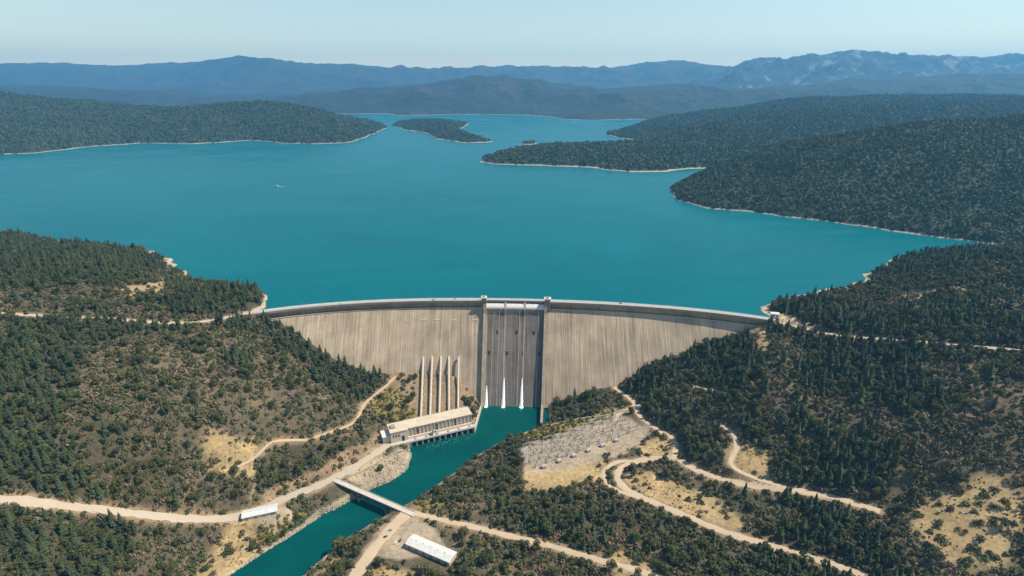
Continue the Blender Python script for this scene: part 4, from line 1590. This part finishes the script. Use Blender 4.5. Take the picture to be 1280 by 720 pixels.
def oak_proto(seed, h=11.0, rad=5.2, mat='oak_leaves', n=620, leaf=0.62, trunk=True):
    r = random.Random(seed)
    tr_ = MB()
    th = h * 0.42
    tr_.tube([(0, 0, -1.2), (r.uniform(-.3, .3), r.uniform(-.3, .3), th)], [0.45, 0.28], 6)
    for k in range(4):
        a = k * 1.57 + r.uniform(-.4, .4)
        tr_.tube([(0, 0, th * 0.75), (math.cos(a) * rad * 0.5, math.sin(a) * rad * 0.5, h * 0.68)], [0.22, 0.06], 5)
    m = MB()
    lobes = []
    for k in range(8):
        a = r.uniform(0, 6.28)
        q = rad * math.sqrt(r.uniform(0.02, 0.42))
        lobes.append((Vector((math.cos(a) * q, math.sin(a) * q, h * r.uniform(0.42, 0.78))), rad * r.uniform(0.34, 0.55)))
    for k in range(n):
        c, R = r.choice(lobes)
        d = Vector((r.gauss(0, 1), r.gauss(0, 1), r.gauss(0, 0.85)))
        d.normalize()
        if d.z < -0.35 and r.random() < 0.6:
            d.z = -d.z
        p = c + d * R * r.uniform(0.72, 1.08)
        p.z = max(p.z, h * 0.16)
        leaf_quads(m, p, d, leaf, r)
    return (tr_.mesh('trunk', 'bark') if trunk else None), m.mesh('crown', mat)


def blob_proto(seed, mat, n=70, rad=1.0, h=0.9, leaf=0.26):
    """a low bush: leaves on a lumpy dome"""
    r = random.Random(seed)
    m = MB()
    for k in range(n):
        d = Vector((r.gauss(0, 1), r.gauss(0, 1), abs(r.gauss(0, 0.9))))
        d.normalize()
        R = rad * (0.8 + 0.25 * math.sin(3 * math.atan2(d.y, d.x) + seed)) * r.uniform(0.7, 1.1)
        p = Vector((d.x * R, d.y * R, d.z * h * r.uniform(0.75, 1.15)))
        leaf_quads(m, p, d, leaf, r)
    return m.mesh('bush', mat)


PINES = [pine_proto(1, 20, 4.2), pine_proto(2, 22, 4.8), pine_proto(3, 18, 4.0), pine_proto(4, 21, 5.4)]
PINES += [oak_proto(61, 19, 3.6, 'pine_needles', 560, 0.6), oak_proto(62, 16, 3.2, 'pine_needles', 420, 0.6)]
OAKS = [oak_proto(11), oak_proto(12, 10, 4.8), oak_proto(13, 12, 5.0), oak_proto(14, 9.5, 5.4)]


def proto_collection(name, meshes):
    c = bpy.data.collections.new(name)
    for i, me in enumerate(meshes):
        o = bpy.data.objects.new('%s_%02d' % (name, i), me)
        c.objects.link(o)
    return c


PC = {
    'brush': proto_collection('brush', [blob_proto(s, 'brush_leaves') for s in (21, 22, 23)] + [blob_proto(s, 'oak_leaves') for s in (24, 25)] + [blob_proto(26, 'dry_leaves', 60)]),
    'yellow': proto_collection('yellowbrush', [blob_proto(s, 'yellow_leaves') for s in (31, 32)]),
    'far': proto_collection('farwood', [blob_proto(s, 'far_leaves', 46, 1.0, 1.25, 0.36) for s in (41, 42, 43)]),
    'pine': proto_collection('pinewood', [c for t, c in PINES]),
    'oak': proto_collection('oakwood', [c for t, c in OAKS]),
}


def boulder(seed):
    r = random.Random(seed)
    m = MB()
    rings = 4
    for i in range(rings + 1):
        a = math.pi * i / rings
        for k in range(6):
            b = 6.283 * k / 6
            R = r.uniform(0.75, 1.1)
            m.v.append((math.sin(a) * math.cos(b) * R, math.sin(a) * math.sin(b) * R, math.cos(a) * R * 0.7))
    for i in range(rings):
        for k in range(6):
            k2 = (k + 1) % 6
            m.f.append((i * 6 + k, (i + 1) * 6 + k, (i + 1) * 6 + k2, i * 6 + k2))
    return m.mesh('boulder', 'rock')


PC['rock'] = proto_collection('boulder', [boulder(s) for s in (51, 52, 53)])


def scatter(name, X, Y, Z, S, coll, label, cat, flat=None):
    n = len(X)
    me = bpy.data.meshes.new(name)
    me.vertices.add(n)
    me.vertices.foreach_set('co', np.stack([X, Y, Z], -1).astype(np.float32).ravel())
    a = me.attributes.new('scl', 'FLOAT_VECTOR', 'POINT')
    sv_ = np.stack([S, S, S * (flat if flat is not None else np.ones(n))], -1)
    a.data.foreach_set('vector', sv_.astype(np.float32).ravel())
    a = me.attributes.new('rot', 'FLOAT_VECTOR', 'POINT')
    rv = np.stack([rng.normal(0, 0.05, n), rng.normal(0, 0.05, n), rng.uniform(0, 6.283, n)], -1)
    a.data.foreach_set('vector', rv.astype(np.float32).ravel())
    a = me.attributes.new('idx', 'INT', 'POINT')
    a.data.foreach_set('value', rng.integers(0, 1000, n).astype(np.int32))
    o = place(name, me)
    g = bpy.data.node_groups.new(name, 'GeometryNodeTree')
    g.interface.new_socket('Geometry', in_out='INPUT', socket_type='NodeSocketGeometry')
    g.interface.new_socket('Geometry', in_out='OUTPUT', socket_type='NodeSocketGeometry')
    N = g.nodes
    gi, go = N.new('NodeGroupInput'), N.new('NodeGroupOutput')
    ip = N.new('GeometryNodeInstanceOnPoints')
    ci = N.new('GeometryNodeCollectionInfo')
    ci.inputs['Collection'].default_value = coll
    ci.inputs['Separate Children'].default_value = True
    ci.inputs['Reset Children'].default_value = True
    ip.inputs['Pick Instance'].default_value = True

    def att(nm, typ):
        k = N.new('GeometryNodeInputNamedAttribute')
        k.data_type = typ
        k.inputs['Name'].default_value = nm
        return k.outputs['Attribute']
    e2r = N.new('FunctionNodeEulerToRotation')
    g.links.new(att('rot', 'FLOAT_VECTOR'), e2r.inputs[0])
    g.links.new(gi.outputs[0], ip.inputs['Points'])
    g.links.new(ci.outputs[0], ip.inputs['Instance'])
    g.links.new(att('idx', 'INT'), ip.inputs['Instance Index'])
    g.links.new(e2r.outputs[0], ip.inputs['Rotation'])
    g.links.new(att('scl', 'FLOAT_VECTOR'), ip.inputs['Scale'])
    g.links.new(ip.outputs[0], go.inputs[0])
    md = o.modifiers.new('scatter', 'NODES')
    md.node_group = g
    tag(o, label, cat, kind='stuff')
    return o


# ------------------------------------------------------------------ woods on the hills round the lake
for key, sp, rad, label in [('west', 15, 11.5, 'dark scrubby woodland covering the long hill across the lake'), ('island', 13, 9.5, 'dark woodland covering the crooked island in the lake'),
                            ('islet', 13, 7, 'dark scrub covering the tiny islet'), ('peninsula', 14, 10.5, 'dark woodland covering the long wooded peninsula'),
                            ('headland', 8.2, 6.5, 'dark green woodland covering the headland closest to the dam')]:
    X, Y, Z, ds = far[key]
    st = X[0, 1] - X[0, 0]
    x0, y0 = X[0, 0], Y[0, 0]
    nx, ny = int((X[0, -1] - x0) / sp), int((Y[-1, 0] - y0) / sp)
    U, V = np.meshgrid(np.arange(nx), np.arange(ny))
    px_ = x0 + (U + rng.uniform(-0.1, 1.1, U.shape)) * sp
    py_ = y0 + (V + rng.uniform(-0.1, 1.1, U.shape)) * sp
    px_, py_ = px_.ravel(), py_.ravel()
    ii = np.clip(((px_ - x0) / st), 0, X.shape[1] - 1.001)
    jj = np.clip(((py_ - y0) / st), 0, X.shape[0] - 1.001)
    i0, j0 = ii.astype(int), jj.astype(int)
    fu, fv = ii - i0, jj - j0
    bil = lambda A: (A[j0, i0] * (1 - fu) + A[j0, i0 + 1] * fu) * (1 - fv) + (A[j0 + 1, i0] * (1 - fu) + A[j0 + 1, i0 + 1] * fu) * fv
    zz, dd = bil(Z), bil(ds)
    ppx, ppy = proj(px_, py_, zz)
    dens = fbm(px_, py_, 120, 3, 71) * 0.7 + fbm(px_, py_, 420, 3, 72, True) * 0.35
    k = (zz > LAKE + 2.0 + rng.uniform(0, 3.0, len(zz))) & (ppx > -120) & (ppx < 1400) & (dens > -0.62 + rng.uniform(-0.15, 0.15, len(zz)))
    S = rad * (0.3 + 0.85 * rng.uniform(0, 1, len(zz)) ** 1.6)
    scatter('woodland', px_[k], py_[k], zz[k] - 0.5, S[k], PC['far'], label, 'woodland', rng.uniform(0.7, 1.5, k.sum()))
    del bil

# ------------------------------------------------------------------ plants in the valley
SP = 5.4
U, V = np.meshgrid(np.arange(int(2500 / SP)), np.arange(int(1000 / SP)))
vx = (-1250 + (U + rng.uniform(0, 1, U.shape)) * SP).ravel()
vy = (-560 + (V + rng.uniform(0, 1, U.shape)) * SP).ravel()
vz = height(vx, vy)
Wv, ppx, ppy = zones_of(vx, vy, vz)
dcr, xcr = crest_d(vx, vy)
ok = (ppx > -60) & (ppx < 1340) & (ppy < 760)
road_gap = np.full(len(vx), 1e9)
for pts, w in ROADPTS:
    dist, _ = line_dist(vx, vy, pts)
    ok &= dist > w / 2 + 2.0
    road_gap = np.minimum(road_gap, dist - w / 2)
ok &= poly_sd(vx, vy, RIVPOLY) < -3
for p, z, m_ in PADS:
    ok &= poly_sd(vx, vy, p) < -1.5
ok &= poly_sd(vx, vy, SWPOLY) < -1
on_dam = (np.abs(xcr + 4) < 440) & (dcr < 4 + 0.8 * np.clip(-11 - vz, 0, None) + 3.0) & (dcr > -30)
ok &= ~on_dam
ok &= ~((dcr < 0) & (vz < LAKE + 4))
brp = [P(x, y, -134)[:2] for x, y in [(400, 597), (430, 590), (530, 638), (520, 655), (500, 655), (400, 612)]]
ok &= poly_sd(vx, vy, brp) < 0
# keep the strip between the penstocks clear
pen_poly = [P(x, y, -115)[:2] for x, y in [(522, 452), (580, 452), (580, 515), (516, 525)]]
ok &= poly_sd(vx, vy, pen_poly) < 0
r_ = rng.uniform(0, 1, len(vx))
clump = fbm(vx, vy, 45, 3, 81)
open_ = smooth(-0.35, 0.15, fbm(vx, vy, 70, 4, 85))
pine_p = (0.26 + 0.24 * open_) * Wv['pine'] + 0.04 * Wv['oak'] + 0.012
pine_p = pine_p * (1 - np.maximum.reduce([Wv['dry'], Wv['gravel'], Wv['soil'], Wv['yellow']]))
oak_p = 0.36 * Wv['oak'] * open_ * (0.7 + clump) + 0.14 * Wv['pine'] + 0.07 + 0.12 * smooth(0.0, 0.4, clump)
oak_p = oak_p * (1 - 0.92 * np.maximum.reduce([Wv['dry'], Wv['gravel'], Wv['soil'], Wv['yellow'] * 0.6]))
tree_ok = ok & (road_gap > 5.0)
is_pine = tree_ok & (r_ < pine_p)
is_oak = tree_ok & ~is_pine & (r_ < pine_p + oak_p)
bare = np.maximum.reduce([Wv['dry'] * 0.9, Wv['gravel'], Wv['soil'] * 0.8]) * (1 - Wv['yellow'])
is_br = ok & ~is_pine & ~is_oak & (rng.uniform(0, 1, len(vx)) < (0.55 + 0.5 * open_ + 0.4 * clump) * (1 - bare))


def where_label(x, y, z, px, kind):
    """which slope a tree stands on"""
    if px < 318:
        return kind + ' on the open hillside past the hillside end of the dam'
    if px > 962:
        return kind + ' on the wooded hillside past the gatehouse'
    if px < 600 and y > -170 and x < -185:
        return kind + ' close under the dam face above the hillside track'
    if px < 600 and x < -150 and y > -330:
        return kind + ' on the slope between hillside track and river road'
    if y < -290 and x < 140:
        return kind + ' on the low ground between approach road and switchyard'
    if y < -290:
        return kind + ' among the dirt roads downhill of the switchyard'
    if x > 180:
        return kind + ' on the slope between switchyard and the dam'
    return kind + ' on the bank beside the spillway pool'


def individuals(mask, protos, name, hmin, hmax, hbase, kind, group, cat, coll, stuff_name, stuff_label, limit=290):
    idx = np.nonzero(mask)[0]
    hs = rng.uniform(hmin, hmax, len(idx)) * (0.85 + 0.3 * rng.uniform(0, 1, len(idx)))
    dist = np.sqrt((vx[idx] - CAM[0]) ** 2 + (vy[idx] - CAM[1]) ** 2 + (vz[idx] - CAM[2]) ** 2)
    show = hs / dist
    inframe = (ppx[idx] > 316) & (ppx[idx] < 964) & (ppy[idx] < 690)
    order = np.argsort(-(show + inframe * 10))
    first, rest = order[:limit], order[limit:]
    for q in first:
        i = idx[q]
        t_, c_ = protos[random.randrange(len(protos))]
        s = hs[q] / hbase
        e = empty(name, (vx[i], vy[i], vz[i] - 0.3), random.uniform(0, 6.28))
        e.scale = (s * random.uniform(0.85, 1.15), s * random.uniform(0.85, 1.15), s)
        e.rotation_euler = (random.gauss(0, 0.03), random.gauss(0, 0.03), random.uniform(0, 6.28))
        place('trunk', t_, e)
        place('crown', c_, e)
        lab = where_label(vx[i], vy[i], vz[i], ppx[i], kind)
        tag(e, lab, cat, lab.replace(kind, group))
    if len(rest):
        i = idx[rest]
        scatter(stuff_name, vx[i], vy[i], vz[i] - 0.3, hs[rest] / hbase, coll, stuff_label, 'woodland')
    print(name, len(idx))


individuals(is_pine, PINES, 'conifer', 8, 24, 20.5, 'tall dark green conifer', 'conifers', 'conifer', PC['pine'], 'conifer_wood', 'dark conifers massed on the slopes beside the dam')
individuals(is_oak, OAKS, 'oak_tree', 5.5, 13, 10.6, 'rounded olive green oak', 'oaks', 'oak', PC['oak'], 'oak_wood', 'olive green oaks massed on the slopes beside the dam')
for pxx, pyy, hh in ((513, 478, 13), (519, 474, 11), (511, 503, 14), (517, 499, 11), (585, 506, 15), (590, 502, 12), (580, 501, 10), (792, 596, 11), (760, 572, 8), (756, 570, 6)):
    q = drop(pxx, pyy)
    t_, c_ = OAKS[random.randrange(4)]
    e = empty('oak_tree', (q[0], q[1], float(height(q[0], q[1])) - 0.3), random.uniform(0, 6))
    e.scale = (hh / 10.6,) * 3
    place('trunk', t_, e)
    place('crown', c_, e)
    lab = 'dark rounded oak beside the penstocks above the powerhouse' if pxx < 600 else 'lone oak in the bend of the dirt loop road'
    tag(e, lab, 'oak', lab.replace('dark rounded oak', 'oaks').replace('lone oak', 'oaks'))
i = np.nonzero(is_br)[0]
y_ = Wv['yellow'][i] > 0.4
scatter('brush', vx[i[~y_]], vy[i[~y_]], vz[i[~y_]] - 0.2, rng.uniform(1.8, 5.4, (~y_).sum()), PC['brush'], 'dry grey green brush covering the valley slopes', 'brush', rng.uniform(0.7, 1.3, (~y_).sum()))
scatter('yellow_brush', vx[i[y_]], vy[i[y_]], vz[i[y_]] - 0.2, rng.uniform(1.6, 3.8, y_.sum()), PC['yellow'], 'yellow green brush along the banks and track', 'brush', rng.uniform(0.7, 1.3, y_.sum()))
print('brush', len(i))
# small tufts everywhere between, also on the dry grass
nt = 26000
tx = rng.uniform(-520, 520, nt)
ty = rng.uniform(-500, -60, nt)
tz = height(tx, ty)
dcr2, xcr2 = crest_d(tx, ty)
k = (poly_sd(tx, ty, RIVPOLY) < -2) & (poly_sd(tx, ty, SWPOLY) < 0) & ~((np.abs(xcr2 + 4) < 440) & (dcr2 < 4 + 0.8 * np.clip(-11 - tz, 0, None) + 2.0))
for pts, w in ROADPTS:
    dist, _ = line_dist(tx, ty, pts)
    k &= dist > w / 2 + 0.8
for p, z, m_ in PADS:
    k &= poly_sd(tx, ty, p) < 0
k &= fbm(tx, ty, 35, 3, 91) > -0.15
scatter('tufts', tx[k], ty[k], tz[k] - 0.1, rng.uniform(0.35, 1.2, k.sum()), PC['brush'], 'small dry tufts dotted over the bare ground', 'brush')
# stones along the river banks
nt = 6000
ee = len(RIVPOLY)
si = rng.integers(2, ee - 1, nt)
tt = rng.uniform(0, 1, nt)
A_, B_ = RIVPOLY[si], RIVPOLY[(si + 1) % ee]
rx = A_[:, 0] + (B_ - A_)[:, 0] * tt + rng.normal(0, 2.2, nt)
ry = A_[:, 1] + (B_ - A_)[:, 1] * tt + rng.normal(0, 2.2, nt)
rz = height(rx, ry)
k = (rz > RIVER - 0.8) & (rz < RIVER + 6) & (poly_sd(rx, ry, PADS[0][0]) < -3)
scatter('bank_stones', rx[k], ry[k], rz[k], rng.uniform(0.3, 1.3, k.sum()), PC['rock'], 'pale stones strewn along the river banks', 'stones')

# ------------------------------------------------------------------ the air
m = MB()
m.box(-40000, 40000, -1200, 19000, -230, 1320)
hz = NT('haze_air')
hz.n.remove(hz.b)
pv = hz.new('ShaderNodeVolumePrincipled')
pv.inputs['Color'].default_value = (0.18, 0.58, 1.0, 1)
pv.inputs['Density'].default_value = 4.9e-5
pv.inputs['Density Attribute'].default_value = ''
pv.inputs['Anisotropy'].default_value = 0.2
hz.link(pv.outputs[0], hz.out.inputs['Volume'])
MATS['haze_air'] = hz.m
try:
    hz.m.cycles.homogeneous_volume = True
except Exception:
    pass
hz_o = m.build('haze', 'haze_air')
tag(hz_o, kind='stuff')
